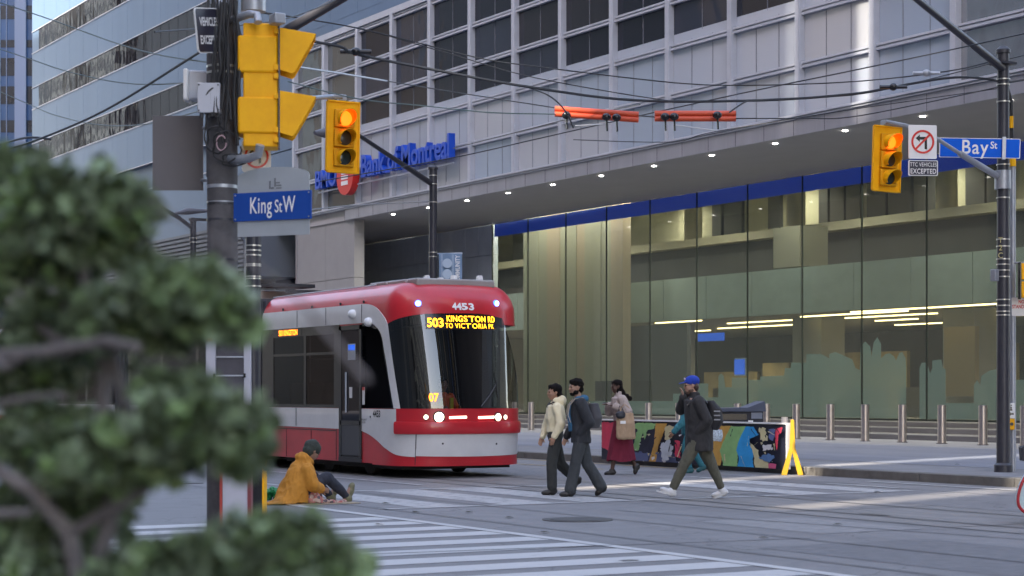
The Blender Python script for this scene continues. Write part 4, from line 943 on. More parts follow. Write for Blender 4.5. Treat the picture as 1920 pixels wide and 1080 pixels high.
# --- near weathered pole at left with its clutter
Zp = 16.4; pp = atZ(417, 738, Zp); pp.z = 0
nearp = empty('utility_pole', pp, 'thick weathered grey pole wrapped in cables behind the leaves', 'pole')
r_ = 28.5/F*Zp
mb = MB(); mb.rings([(pp, r_*1.02, r_*1.02), (pp+UP*3.3, r_, r_), (pp+UP*5.2, r_*.98, r_*.98)], 32); mb.build('pole_shaft', GREYP, nearp)
mb = MB(); q = atZ(405, 300, Zp); mb.rings([(Vector((q.x, q.y, 3.4)), .085, .085), (Vector((q.x, q.y, 5.3)), .08, .08)], 20); mb.build('upper_riser', GREYP, nearp)
def zpx(y, Z): return EYE+(HOR-y)/F*Z
bands(pp, [zpx(354, Zp), zpx(385, Zp)], r_+.004, nearp, GALV, .03)
for y in (128, 140, 385, 415, 490): bands(pp, [zpx(y, Zp)], r_+.004, nearp, BLK if y > 380 else BLKB, .02)
random.seed(3)
for k in range(16):
    x = random.uniform(395, 446); pts = []; y = -20
    ye = random.uniform(230, 330)
    while y < ye: pts.append(atZ(x+random.uniform(-7, 7), y, Zp-.2-random.uniform(0, .06))); y += random.uniform(25, 60)
    q = []
    for a, b, c2_ in zip(pts, pts[1:], pts[2:]): q += [(a+b)/2, b*.75+(a+c2_)*.125]
    if len(q) > 2: MB().tube(q, random.choice([.006, .009, .012, .016]), 7).build('cable', CABLE, nearp)
for (cx, cy, rx, ry) in ((408, 262, 20, 26), (425, 275, 26, 30), (397, 225, 13, 60), (438, 300, 22, 12)):
    pts = [atZ(cx+rx*cos(a*pi/14)+3*sin(a), cy+ry*sin(a*pi/14), Zp-.22-.03*sin(a*.4)) for a in range(0, 27)]
    MB().tube(pts, .008, 6).build('cable_loop', CABLE, nearp)
MB().tube([atZ(415+9*cos(a*pi/10), 268+14*sin(a*pi/10), Zp-.25) for a in range(19)], .006, 6).build('cable_loop', M('cable_pink', (.45, .3, .33), .6), nearp)
WBX = M('equipment_white', (.50, .51, .56), .5, 0, .05, 2)
def facing_box(name, x0, y0, x1, y1, Z, depth, mat, parent, bevel=.015, yaw=0):
    a = atZ((x0+x1)/2, (y0+y1)/2, Z); w = (x1-x0)/F*Z; h = (y1-y0)/F*Z
    ex = RV*cos(yaw)+VV*sin(yaw); mb = MB(); mb.cbox((0, 0, -depth/2), (w, h, depth)); return mb.build(name, mat, parent, xf=frame_xf(a, ex), bevel=bevel)
eb = empty('equipment_box', atZ(391, 184, Zp-.3), 'small pale grey equipment box strapped to the cable covered pole', 'equipment box')
facing_box('case', 370, 155, 412, 211, Zp-.25, .12, WBX, eb, .006)
mb = MB()
for cx in (373, 409):
    for cy in (159, 207): c = atZ(cx, cy, Zp-.25); mb.cyl(c, c-VV*.008, .007, .007, 8)
mb.build('screws', BLK, eb)
mb = MB()
for cx in (378, 392, 404): mb.cyl(atZ(cx, 210, Zp-.2), atZ(cx, 221, Zp-.2), .018, .018, 10)
mb.build('gland', BLK, eb)
an = empty('antenna_box', atZ(362, 157, Zp+.1), 'white antenna box with a bright rim left of the pole and equipment box', 'antenna')
facing_box('case', 347, 131, 392, 187, Zp+.1, .14, WBX, an, .02, .3); facing_box('front_rim', 343, 128, 352, 187, Zp+.0, .2, SW, an, .012)
tp = empty('transformer_can', atZ(412, 10, Zp-.1), 'grey cylinder at the head of the cable covered pole', 'equipment box')
mb = MB(); q = atZ(412, 28, Zp-.1); mb.cyl(q, q+UP*.5, .085, .085, 20); mb.build('can', GALV, tp)
q = atZ(475, 22, Zp); mb = MB(); mb.cyl(q, q+UP*.5, .11, .11, 20); mb.build('can', GALV, tp)
# turned black plate with cut-off words at top left
sg5 = empty('turned_black_sign', atZ(392, 55, Zp-.2), 'black TTC VEHICLES EXCEPTED plate seen edge on at the top of the near pole', 'sign')
xf = frame_xf(atZ(392, 57, Zp-.30), RV+VV*1.9+UP*.0+UP*.35, UP); kk = Zp/F
plate(xf, .36, 82*kk, SW, sg5, 'plate_border', rc=.03); plate(xf @ Matrix.Translation((0, 0, .004)), .34, 78*kk, BP, sg5, 'sign_plate', t=.003, rc=.025)
put_text('VEHICLES', xf @ Matrix.Translation((-.0, 15*kk, .007)), .10, SW, sg5, sx=.62, offset=.003); put_text('EXCEPTED', xf @ Matrix.Translation((0, -18*kk, .007)), .10, SW, sg5, sx=.6, offset=.003)
sg6 = empty('blank_sign', atZ(333, 287, Zp+.6), 'plain grey square sign back left of the near pole', 'sign')
facing_box('plate', 286, 217, 381, 357, Zp+.5, .008, M('sign_back', (.125, .115, .12), .6, 0, .06, 2), sg6, 0)
mb = MB(); mb.tube([atZ(381, 240, Zp+.52), atZ(400, 240, Zp+.05)], .015, 8); mb.tube([atZ(378, 338, Zp+.52), atZ(400, 338, Zp+.05)], .015, 8); mb.build('bracket', GALV, sg6)
# side-on yellow pedestrian signal
zs = Zp-.25; ks = zs/F
sigs = empty('pedestrian_signal', atZ(483, 158, zs), 'big yellow two lamp signal seen from the side on the near pole', 'traffic light')
xf = frame_xf(atZ(483, 158, zs), RV+VV*.12)      # local px grid: x right, y up
def b_(x0, y0, x1, y1, d0, d1, name, bevel=.012, mat=YEL): 
    mb = MB(); mb.box(((x0-483)*ks, (158-y1)*ks, d0), ((x1-483)*ks, (158-y0)*ks, d1)); return mb.build(name, mat, sigs, xf=xf, bevel=bevel)
b_(456, 42, 521, 274, -.30, -.02, 'case')
b_(446, 66, 520, 136, -.32, .0, 'lamp_case', .02); b_(446, 181, 520, 250, -.32, .0, 'lamp_case', .02)
b_(521.4, 40, 524, 273, -.31, .005, 'door_seal', .002, TBK)
for y in (58, 126, 142, 180, 243, 262): b_(513, y-5, 521.5, y+5, -.03, .022, 'hinge', .004)
for y0 in (50, 168):
    def P_(x, y, d): return Vector(((x-483)*ks, (158-y)*ks, d))
    mb = MB(); t_ = .008
    poly = [(524.5, y0+1), (592, y0+11), (589, y0+19), (552, y0+84), (547, y0+87), (524.5, y0+80)]
    mb.prism([P_(x, y, .0) for x, y in poly], (0, 0, t_)); mb.prism([P_(x, y, -.29) for x, y in poly], (0, 0, t_))
    mb.add([P_(524.5, y0+1, 0), P_(592, y0+11, 0), P_(592, y0+11, -.28), P_(524.5, y0+1, -.28), P_(524.5, y0+3.5, 0), P_(592, y0+13.5, 0), P_(592, y0+13.5, -.28), P_(524.5, y0+3.5, -.28)], [(0, 1, 2, 3), (4, 7, 6, 5), (1, 5, 6, 2)])
    mb.build('visor', YEL, sigs, xf=xf, smooth=0, bevel=.003)
MB().tube([atZ(430, 40, Zp), atZ(445, 34, Zp-.2), atZ(468, 26, Zp-.3), atZ(482, 28, Zp-.35), atZ(484, 42, Zp-.38)], .035, 12).build('elbow_pipe', GALV, sigs)
MB().tube([atZ(425, 296, Zp), atZ(440, 299, Zp-.2), atZ(466, 297, Zp-.3), atZ(484, 290, Zp-.35), atZ(488, 272, Zp-.38)], .038, 12).build('elbow_pipe', GALV, sigs)
c = atZ(520, 36, zs-.1); MB().cbox(c, (.14, .1, .09)).build('top_bracket', GALV, sigs, bevel=.01)
# no left turn behind + King St sign
zk = Zp-.3; kk = zk/F
sg7 = empty('no_left_turn_sign', atZ(489, 297, Zp+.3), 'partly hidden no left turn sign between the big yellow signal and the King St sign', 'sign')
xf = frame_xf(atZ(481, 293, Zp+.25), RV+VV*.25); plate(xf, 56*kk, 62*kk, SW, sg7, 'sign_plate'); no_turn(xf, 56*kk, sg7)
sg8 = empty('street_name_sign', atZ(511, 380, zk), 'blue King St W blade on a grey rounded plate fixed to the near pole', 'sign')
exk = (RV-VV*.42+UP*.0); xf = frame_xf(atZ(512, 380, zk+.0), exk, UP); sc = 1/exk.normalized().dot(RV)
wk = 139*kk*sc*1.02; KG = M('king_plate_grey', (.36, .39, .42), .5, 0, .07, 3); KB = M('king_sign_blue', (.018, .070, .33), .6, 0, .08, 3, spec=.12)
mb = MB(); poly = [(-wk/2, -62*kk, -.01), (wk/2, -62*kk, -.01), (wk/2, 50*kk, -.01)]
for k in range(1, 12): a = pi*k/12; poly.append((wk/2*cos(a), (50+17*sin(a))*kk, -.01))
poly.append((-wk/2, 50*kk, -.01)); mb.prism(poly, (0, 0, .01)); mb.build('sign_plate', KG, sg8, smooth=0, xf=xf)
mb = MB(); mb.box((-wk/2-6*kk, -33*kk, .001), (wk/2+6*kk, 20*kk, .02)); mb.build('sign_blade', KB, sg8, smooth=0, xf=xf)
put_text('King', xf @ Matrix.Translation((-24*kk, -6*kk, .023)), .20, SW, sg8, offset=.002, sx=.58, space=1.08); put_text('St', xf @ Matrix.Translation((14*kk, -8.5*kk, .023)), .155, SW, sg8, offset=.001, sx=.62); put_text('W', xf @ Matrix.Translation((37*kk, -6*kk, .023)), .20, SW, sg8, offset=.002, sx=.58)
mb = MB(); g_ = M('crest_grey', (.16, .17, .19), .6)
for (a, b, c, d) in ((-8, 26, -5, 41), (-4, 26, 2, 29), (3, 30, 6, 46), (7, 26, 18, 28), (7, 31, 18, 33), (7, 36, 15, 38)): mb.box((a*kk, b*kk, .001), (c*kk, d*kk, .004))
mb.build('crest', g_, sg8, smooth=0, xf=xf)
mb = MB()
for x in (-1, 1):
    for y in (16, -29): mb.cyl((x*(wk/2+2*kk), y*kk, .02), (x*(wk/2+2*kk), y*kk, .027), .007, .007, 8)
mb.build('bolts', GALV, sg8, xf=xf)
# --- black pole behind (mast for the middle signal)
Zq = 26.0; qb = atZ(475, 738, Zq); qb.z = 0
mid = empty('signal_pole', qb, 'black banded pole standing behind the King St sign', 'pole')
lathe_pole(qb, zpx(92, Zq), .108, .098, 'pole_shaft', BLK, mid)
bands(qb, [zpx(y, Zq) for y in (462, 471, 480, 497, 500, 520, 524, 538)], .112, mid)
MB().tube([atZ(475, 105, Zq), atZ(545, 52, Zq-.5), atZ(640, -2, Zq-1), atZ(760, -70, Zq-1.6)], [.08, .075, .06, .05], 12).build('lamp_arm', BLK, mid)
MB().tube([atZ(475, 190, Zq), atZ(560, 186, Zq+1.0), atZ(622, 181, zc2-.0), atZ(643, 181, zc2)], .035, 10).build('signal_arm', GALV, mid)
cb = empty('controller_box', atZ(480, 900, 21), 'tall black controller box with a yellow edge behind the white info pillar', 'equipment box')
zz = 21.0; g = atZ(479, 738, zz); g.z = 0
mb = MB(); h1 = zpx(862, zz); mb.box((-.075, 0, -.25), (.075, h1, 0)); mb.build('case', TBK, cb, xf=frame_xf(g, RV), bevel=.01)
mb = MB(); mb.box((.0755, 0, -.24), (.098, h1, -.001)); mb.build('yellow_edge', YEL, cb, xf=frame_xf(g, RV))
# --- white information pillar
zi = 15.9; gi = atZ(430, 738, zi); gi.z = 0; ki = zi/F
inf = empty('information_pillar', gi, 'white framed information pillar with red edges standing at the near pole', 'information sign')
xf = frame_xf(gi, RV)
def ib(x0, y0, x1, y1, d0, d1, name, mat, bevel=.004):
    mb = MB(); mb.box(((x0-430)*ki, max(0, EYE+(HOR-y1)*ki), d0), ((x1-430)*ki, EYE+(HOR-y0)*ki, d1)); return mb.build(name, mat, inf, xf=xf, bevel=bevel)
IW = M('pillar_white', (.46, .46, .52), .45, 0, .05, 3); IR = M('pillar_red', (.42, .05, .035), .5)
ib(386, 600, 404, 850, -.05, .0, 'frame_post', IW); ib(457, 600, 470, 850, -.05, .0, 'frame_post', IW); ib(386, 590, 470, 599, -.05, .0, 'frame_top', IW)
ib(404.5, 600, 456.5, 850, -.035, -.02, 'map_glass', M('map_glass', (.085, .08, .095), .15, 0, .2, 3)); ib(404, 703, 457, 706, -.015, -.005, 'frame_rail', GALV); ib(404, 668, 457, 671, -.015, -.005, 'frame_rail', GALV)
for x in (402, 459): ib(x-2, 700, x+2, 708, .0, .02, 'latch', TBK)
ib(417, 851, 464, 1090, -.10, .0, 'lower_panel', IW); ib(412, 851, 416.8, 1090, -.11, .01, 'red_edge', IR); ib(464.2, 851, 471, 1090, -.11, .01, 'red_edge', M('pillar_red_dark', (.2, .04, .05), .5))
put_text('KING ST', xf @ Matrix.Translation((10*ki, EYE+(HOR-881)*ki, .003)), .06, M('text_grey', (.2, .2, .22), .6), inf, offset=.001); ib(423, 890, 456, 894, .001, .002, 'text_line', M('text_grey', (.1, .1, .1)), 0)
ib(404.6, 600, 456.5, 601.5, -.015, -.005, 'frame_rail', GALV); ib(388, 626, 398, 640, .001, .003, 'orange_mark', M('orange_mark', (.5, .15, .04)), 0)
# thin posts
for (px, y0, Z, lab, m_) in ((459, 448, 17.0, 'thin pale post under the left part of the King St sign', GALV), (556, 425, 44, 'thin grey post in front of the pale pillar panels', M('post_tan', (.3, .28, .27), .5))):
    q = atZ(px, 738, Z); q.z = 0; mb = MB(); mb.cyl(q, Vector((q.x, q.y, zpx(y0, Z))), 2.0/F*Z, 2.0/F*Z, 12); mb.rings([(q, .05, .05), (q+UP*.02, .05, .05)], 12); tag(mb.build('sign_post', m_), lab, 'post')
# --- far lamp poles
mp_ = empty('street_lamp', Vector((-44, 23, .15)), 'black street lamp pole behind the streetcar with an arm reaching left', 'street lamp')
pz = 23.4/(VY+RY*TT(812)); q = atZ(812, 738, pz); q.z = .15
mp_.location = q
lathe_pole(q, zpx(318, pz)-.15, .115, .105, 'pole_shaft', BLK, mp_); bands(q, [zpx(y, pz) for y in (330, 346, 380, 474, 482)], .125, mp_)
MB().tube([atZ(810, 345, pz), atZ(675, 255, pz-3.0), atZ(660, 249, pz-3.3)], [.08, .05, .045], 10).build('lamp_arm', BLK, mp_)
mb = MB(); a = atZ(664, 250, pz-3.2); b = atZ(590, 249, pz-4.2); mb.tube([a, a*.7+b*.3, a*.3+b*.7, b], [.05, .13, .14, .05], 14); mb.build('lamp_head', M('lamp_grey', (.12, .12, .14), .5), mp_)
lp = empty('street_lamp', (0, 0, 0), 'distant black lamp pole left of the near pole with crossed arms', 'street lamp')
Zl = 62; q = atZ(362, 738, Zl); q.z = .15; lp.location = q
lathe_pole(q, zpx(415, Zl)-.15, .11, .10, 'pole_shaft', BLK, lp); bands(q, [zpx(y, Zl) for y in (447, 455)], .12, lp)
MB().tube([atZ(361, 428, Zl), atZ(335, 408, Zl-1), atZ(290, 383, Zl-2)], .07, 8).build('lamp_arm', BLK, lp); MB().tube([atZ(392, 395, Zl), atZ(350, 396, Zl-.5), atZ(330, 400, Zl-1)], [.05, .12, .04], 8).build('lamp_head', MATS['lamp_grey'], lp)
# banner
bz = pz-.0; bn = empty('street_banner', atZ(843, 500, bz), 'pale blue patterned banner hanging beside the black lamp pole above the streetcar roof', 'banner')
kn = bz/F; xf = frame_xf(atZ(845, 502, bz), RV+VV*.2)
mb = MB(); n = 10
vs = []; fs = []
for i in range(n+1):
    for j in range(9): u = (i/n-.5)*44*kn; v = (j/8-.5)*54*kn; vs.append((u, v, .03*sin(i*.9+j*.5)))
for i in range(n):
    for j in range(8): k = i*9+j; fs.append((k, k+1, k+10, k+9))
mb.add(vs, fs); mb.build('banner_cloth', M('banner_blue', (.20, .30, .44), .7), bn, xf=xf)
mb = MB()
for y in (8, -12):
    vs = [(-7*kn+9*kn*cos(2*pi*k/20), y*kn+9*kn*sin(2*pi*k/20), .05) for k in range(20)]; mb.add(vs, [list(range(20))])
for x in (-19, -17, 2, 4): mb.quad((x*kn, -26*kn, .045), ((x+1)*kn, -26*kn, .045), ((x+1)*kn, 25*kn, .045), (x*kn, 25*kn, .045))
mb.build('banner_pattern', M('banner_light', (.45, .55, .66), .7), bn, smooth=0, xf=xf)
put_text('COMMUNITY', xf @ Matrix.Translation((13*kn, -4*kn, .05)) @ Matrix.Rotation(pi/2, 4, 'Z'), 12*kn, SW, bn, offset=.004, sx=.75)
mb = MB(); mb.cyl(atZ(818, 476, bz), atZ(867, 475, bz+.1), .02, .02, 8); mb.build('banner_rod', GALV, bn)

# ------------------------------------------------------------------ overhead wires
WIRE = M('wire', (.03, .033, .04), .5); WG = M('wire_green', (.05, .09, .09), .5); WL = M('wire_light', (.40, .41, .43), .4, .3)
def wire(pts, Z0, Z1, r, label, mat=WIRE, cat='cable'):
    P = []; n = len(pts); x0 = pts[0][0]; x1 = pts[-1][0]
    ctrl = []
    for (x, y) in pts: f = (x-x0)/(x1-x0); ctrl.append((x, y))
    # catmull-rom
    out = []
    for i in range(len(ctrl)-1):
        p0 = ctrl[max(0, i-1)]; p1 = ctrl[i]; p2 = ctrl[i+1]; p3 = ctrl[min(len(ctrl)-1, i+2)]
        for k in range(8):
            t = k/8; q = [0.5*((2*p1[a])+(-p0[a]+p2[a])*t+(2*p0[a]-5*p1[a]+4*p2[a]-p3[a])*t*t+(-p0[a]+3*p1[a]-3*p2[a]+p3[a])*t**3) for a in (0, 1)]; out.append(q)
    out.append(ctrl[-1])
    P = [atZ(x, y, Z0+(Z1-Z0)*(x-x0)/(x1-x0)) for x, y in out]
    mb = MB(); mb.tube(P, r, 6); return tag(mb.build('overhead_wire', mat), label, cat, 'overhead wires')
wire([(560, 70), (590, 78), (640, 88), (670, 102), (820, 132), (985, 162), (1190, 188), (1430, 188), (1600, 176), (1675, 163), (1780, 146), (1850, 148), (1886, 158)], 26, Zb, .022, 'thickest black feeder cable sagging from behind the big signal to the right pole')
wire([(475, 22), (667, 52), (890, 107), (1000, 124), (1252, 154), (1393, 160), (1600, 153), (1780, 133), (1884, 108)], 26, Zb, .011, 'upper thin span wire dipping across the dark windows to the right pole top')
wire([(475, 20), (670, 53), (840, 100), (1000, 145), (1240, 187), (1330, 189), (1500, 183), (1640, 172), (1886, 112)], 26, Zb, .009, 'second thin span wire joining the thick cable above the orange covers')
wire([(555, 125), (640, 138), (725, 152)], 24, 26, .014, 'pale insulated rod section of wire left of the mullioned windows', WL)
wire([(725, 152), (860, 174), (1040, 202)], 26, 29, .009, 'thin wire from the pale rod to the left orange cover')
wire([(540, 153), (670, 185), (800, 199), (920, 211), (1042, 214)], 24, 29, .009, 'greenish thin wire ending at the left end of the orange cover', WG)
wire([(850, 278), (1000, 240), (1070, 222), (1200, 196)], 45, 30, .010, 'wire climbing from the end of the blue letters to the left orange cover', WIRE)
wire([(600, 340), (848, 296), (1000, 262), (1163, 225), (1400, 173), (1600, 132), (1780, 94), (1925, 62)], 34, 26, .010, 'long straight wire rising from the red roundel to the upper right corner')
wire([(560, 396), (665, 385), (806, 378)], 40, pz, .014, 'pale wire tied to the street lamp pole above the streetcar', WL)
wire([(1380, 222), (1500, 222), (1590, 220), (1720, 196), (1886, 160)], 29, Zb, .010, 'thin wire from the right orange cover to the right pole collar')
wire([(1075, 262), (1260, 266), (1340, 247), (1600, 205), (1886, 164)], 34, Zb, .008, 'low thin wire running along the overhang edge to the right pole')
wire([(0, 5), (90, 35), (230, 85), (310, 105), (400, 118)], 22, Zp, .007, 'uppermost thin green wire over the banded tower', WG)
wire([(0, 92), (60, 112), (130, 135), (220, 154), (300, 158), (400, 150)], 22, Zp, .006, 'middle thin wire sagging over the banded tower', WG)
wire([(0, 172), (60, 198), (100, 215), (170, 232), (230, 236), (300, 228), (400, 200)], 24, Zp, .006, 'lowest thin wire sagging over the banded tower', WG)
wire([(0, 283), (70, 262), (200, 205), (350, 113), (400, 80)], 22, Zp, .013, 'thick dark cable rising steeply from the left edge to the near pole')
wire([(0, 271), (50, 258), (95, 261)], 30, 32, .02, 'short dark cable end at the left edge above the leaves')
wire([(1886, 112), (1935, 100)], Zb, Zb, .01, 'short wire leaving the right pole top to the edge')
wire([(1886, 155), (1935, 147)], Zb, Zb, .02, 'thick cable leaving the right pole to the edge')
wire([(290, 60), (475, 45), (560, 28), (650, -10)], 18, 24, .008, 'thin wire crossing above the big yellow signal')
# orange section insulator covers
ORG = M('insulator_orange', (.60, .075, .025), .45)
def cover(x0, y0, x1, y1, label):
    a = atZ(x0, y0, 29.2); b = atZ(x1, y1, 29.2); r = empty('insulator_cover', (a+b)/2, label, 'insulator', 'orange insulator covers')
    d = (b-a).normalized(); mb = MB()
    for off in (-.035, .045):
        n = 8; A = []; 
        p = a+UP*off-VV*.04; q = b+UP*off-VV*.04; mb.tube([p, q], .045, 10)
    mb.build('cover_shell', ORG, r, smooth=50)
    fx = [(x0+22, y0+6), (x0+97, (y0+y1)/2+4), (x0+116, (y0+y1)/2+5)] if x0 < 1200 else [(x0+20, y0), (x0+37, y0), (x0+118, y0-3)]
    for (x, y) in fx:
        c = atZ(x, y, 29.0); mb = MB(); mb.ell(c, (.07, .07, .06)); mb.cbox(c, (.1, .1, .05)); mb.tube([c, c+Vector((.02, 0, -.22))], .015, 6); mb.build('fitting', TBK, r)
    return r
cover(1040, 210, 1197, 221, 'left orange wire cover hung over the crossing'); cover(1227, 219, 1379, 219, 'right orange wire cover hung over the crossing')
wire([(985, 162), (1030, 180), (1060, 208), (1075, 240)], 28, 29, .012, 'curved jumper cable dropping onto the left orange cover')
wire([(1367, 211), (1400, 190), (1430, 188)], 29, 29, .012, 'short jumper cable from the right orange cover to the thick cable')
wire([(1078, 236), (1145, 232)], 29, 29, .012, 'pale rod under the left orange cover', WL)
wire([(1262, 234), (1345, 245)], 29, 29, .012, 'pale rod under the right orange cover', WL)
wire([(1197, 217), (1227, 219)], 29.2, 29.2, .012, 'short wire joining the two orange covers')
for (x, y, Z, lab) in ((1675, 163, 30, 'dark cable clamp right of the overhang lights'), (1737, 137, 30.5, 'pale splice sleeve near the right pole'), (667, 97, 26.5, 'cable clamp over the left mullions')):
    c = atZ(x, y, Z); mb = MB(); mb.ell(c, (.07, .07, .06)); mb.tube([c-RV*.22, c+RV*.22], .03, 8); tag(mb.build('cable_clamp', GALV if 'pale' in lab else TBK), lab, 'cable clamp')

# ------------------------------------------------------------------ bollards
STEEL = M('bollard_steel', (.50, .46, .43), .32, .85, .1, 6)
def bollard(x, label):
    r = empty('bollard', (x, 36.1 if False else 35.3, .16), label, 'bollard', 'steel bollards along the pavement')
    mb = MB(); mb.rings([((0, 0, 0), .115, .115), ((0, 0, 1.02), .115, .115)], 28, caps=False); mb.build('post', STEEL, r, local=True)
    mb = MB(); mb.rings([((0, 0, 1.02), .112, .112), ((0, 0, 1.035), .108, .108)], 28); mb.build('cap', M('bollard_cap', (.3, .28, .27), .35, .8), r, local=True)
    mb = MB(); mb.rings([((0, 0, -.006), .15, .15), ((0, 0, .012), .15, .15)], 28); mb.build('base_collar', M('bollard_collar', (.2, .19, .19), .5, .5), r, local=True)
    return r
names = ['directly left of the right corner pole', 'second to the left of the right corner pole', 'third to the left of the right corner pole', 'fourth to the left of the right corner pole', 'fifth to the left of the right corner pole', 'nearest the right end of the painted barrier', 'hidden behind the dark bin', 'beside the left end of the dark bin', 'behind the man in the blue cap', 'behind the teal jacket', 'just right of the woman with the tote bag', 'behind the woman with the tote bag', 'between the tote bag and the dark jacket', 'behind the man in the dark jacket', 'behind the woman in the cream hoodie', 'just right of the streetcar nose']
BX0 = -36.93*35.3/36.1
for k, px in enumerate([1843, 1766, 1692, 1622, 1557, 1493, 1437, 1383, None, 1273, 1216, None, 1100, None, 1045, 996]):
    if px is None: continue
    t_ = TT(px); bollard(35.3*(VX+RX*t_)/(VY+RY*t_), 'brushed steel bollard '+names[k])
bollard(35.3*(VX+RX*TT(1921))/(VY+RY*TT(1921)), 'brushed steel bollard cut by the right edge behind the thin pole')
bollard(35.3*(VX+RX*TT(966))/(VY+RY*TT(966)), 'brushed steel bollard touching the streetcar nose outline')
# ------------------------------------------------------------------ bin
BN = M('bin_dark', (.014, .015, .026), .6, 0, .1, 3); BT = M('bin_lid', (.06, .075, .12), .55)
Yb = 30.0; a = atY(1346, 800, Yb); b = atY(1434, 800, Yb); zt_ = atY(1400, 750, Yb).z; x0, x1 = a.x, b.x
# placed so it stands on the pavement facing the camera
zbn = 39.5; kb2 = zbn/F; q = atZ(1391, 738, zbn); q.z = .15; bn_ = empty('waste_bin', q, 'wide dark waste bin with a sloping blue grey lid behind the painted barrier', 'waste bin')
xf = frame_xf(q, RV+VV*.1)
def bx_(x0, y0, x1, y1, d0, d1, name, mat, bev=.01):
    mb = MB(); mb.box(((x0-1391)*kb2, max(0, EYE-.15+(HOR-y1)*kb2), d0), ((x1-1391)*kb2, EYE-.15+(HOR-y0)*kb2, d1)); return mb.build(name, mat, bn_, xf=xf, bevel=bev)
bx_(1346, 772, 1432, 900, -.75, 0, 'case', BN)
mb = MB(); A = lambda x, y, d: Vector(((x-1391)*kb2, EYE-.15+(HOR-y)*kb2, d))
mb.prism([A(1345, 771.8, .03), A(1405, 771.8, .03), A(1434, 753, .03), A(1434, 750, .03), A(1345, 757, .03)][:0] or [A(1344, 771.8, .04), A(1346, 765, .04), A(1402, 764, .04), A(1434, 752, .04), A(1436, 771.8, .04)], (0, 0, -.82)); lid_ = mb.build('lid', BT, bn_, xf=xf, smooth=0, bevel=.006)
bx_(1409, 773, 1430, 785, .001, .005, 'label', M('bin_label', (.16, .19, .26), .4), 0); bx_(1352, 776, 1400, 787, .001, .01, 'slot', TBK, 0)
bx_(1403, 788, 1412, 797, .001, .02, 'paper_notice', SW, 0)
put_text('PAPER', xf @ Matrix.Translation(A(1417, 796, .004)), .06, SW, bn_)

# ------------------------------------------------------------------ painted barrier
YBR = 21.75
br = empty('painted_barrier', atY(1300, 870, YBR), 'long street barrier painted with splashes of orange, green and blue with yellow feet', 'barrier')
br.location.z = 0
XL = atY(1128, 860, YBR).x; XR = atY(1475, 885, YBR).x; BZ0, BZ1 = .10, .93
NAVY = M('mural_navy', (.022, .025, .045), .5, 0, .4, 4)
def mur(c): 
    n = 'mural_%d_%d_%d' % tuple(int(q*100) for q in c); return M(n, c, .5, 0, .12, 5)
mb = MB(); mb.box((XL, YBR, BZ0), (XR, YBR+.05, BZ1)); mb.build('barrier_board', NAVY, br, smooth=0)
mb = MB(); mb.box((XL-.02, YBR-.02, BZ1), (XR+.02, YBR+.07, BZ1+.03)); mb.box((XR, YBR-.02, BZ0), (XR+.03, YBR+.07, BZ1)); mb.build('white_frame', SW, br, smooth=0)
layer = [0]
def mpoly(pts, col, jag=0, seed=0, name='mural_patch'):
    layer[0] += 1; rnd = random.Random(seed+layer[0]); out = []
    pts = [(1200+x/4.153, 690+y/4.153) for x, y in pts]
    for (x0, y0), (x1, y1) in zip(pts, pts[1:]+pts[:1]):
        n = max(1, int(sqrt((x0-x1)**2+(y0-y1)**2)/3)) if jag else 1
        for k in range(n): f = k/n; out.append((x0+(x1-x0)*f+rnd.uniform(-jag, jag), y0+(y1-y0)*f+rnd.uniform(-jag, jag)))
    P = []
    for x, y in out:
        p = atY(x, y, YBR); x_ = min(max(p.x, XL+.01), XR-.01); P.append((x_, YBR-.002-.0012*layer[0], min(max(p.z, BZ0+.01), BZ1-.01)))
    mb = MB(); mb.add(P, [list(range(len(P)))]); return mb.build(name, mur(col), br, smooth=0)
OR, GR_, BL_, CR, RD, WHT, NV = (.58, .34, .08), (.27, .50, .20), (.03, .32, .70), (.60, .55, .32), (.60, .05, .10), (.7, .7, .72), (.02, .022, .04)
mpoly([(-330, 420), (-200, 425), (-215, 560), (-250, 640), (-330, 600)], RD, 1.2); mpoly([(-200, 560), (-120, 570), (-90, 740), (-240, 740)], (.25, .04, .1), 1.5)
mpoly([(0, 425), (130, 430), (110, 470), (60, 480), (40, 560), (20, 500), (-10, 640), (-60, 640), (-20, 480), (-80, 440)], GR_, 1.2)
mpoly([(-60, 650), (120, 660), (260, 650), (300, 750), (-100, 748)], (.10, .13, .26), 2.5)
mpoly([(125, 430), (215, 432), (150, 600), (120, 750), (65, 748), (110, 600)], OR, .4)
for k in range(60): 
    r1 = random.Random(k); x = r1.uniform(-60, 1080); y = r1.uniform(480, 740); s = r1.uniform(6, 24); mpoly([(x, y), (x+s, y-s*.4), (x+s*1.3, y+s*.3), (x+s*.4, y+s)], r1.choice([WHT, CR, WHT, (.12, .16, .3)]), 1.4)
mpoly([(540, 500), (600, 470), (640, 480), (600, 560), (560, 590)], WHT, 1.2); mpoly([(300, 560), (340, 570), (340, 700), (300, 690)], RD, 1)
mpoly([(600, 448), (735, 452), (680, 560), (655, 760), (560, 755), (600, 620), (560, 640)], OR, .5)
mpoly([(735, 452), (860, 456), (820, 560), (790, 660), (785, 785), (680, 780), (650, 640), (690, 540)], GR_, .8)
mpoly([(850, 456), (915, 458), (950, 520), (880, 550), (880, 600), (915, 640), (905, 740), (915, 788), (780, 786), (800, 700), (775, 640), (800, 560)], BL_, .8)
mpoly([(880, 570), (950, 640), (960, 700), (1030, 725), (1035, 800), (925, 795), (915, 680)], CR, 1.2)
mpoly([(1030, 740), (1090, 745), (1085, 805), (1030, 802)], (.6, .10, .22), .6); mpoly([(1085, 470), (1140, 462), (1130, 500), (1105, 520), (1100, 640), (1085, 600)], RD, .8)
mpoly([(980, 600), (1050, 595), (1060, 630), (990, 640)], WHT, 1.2)
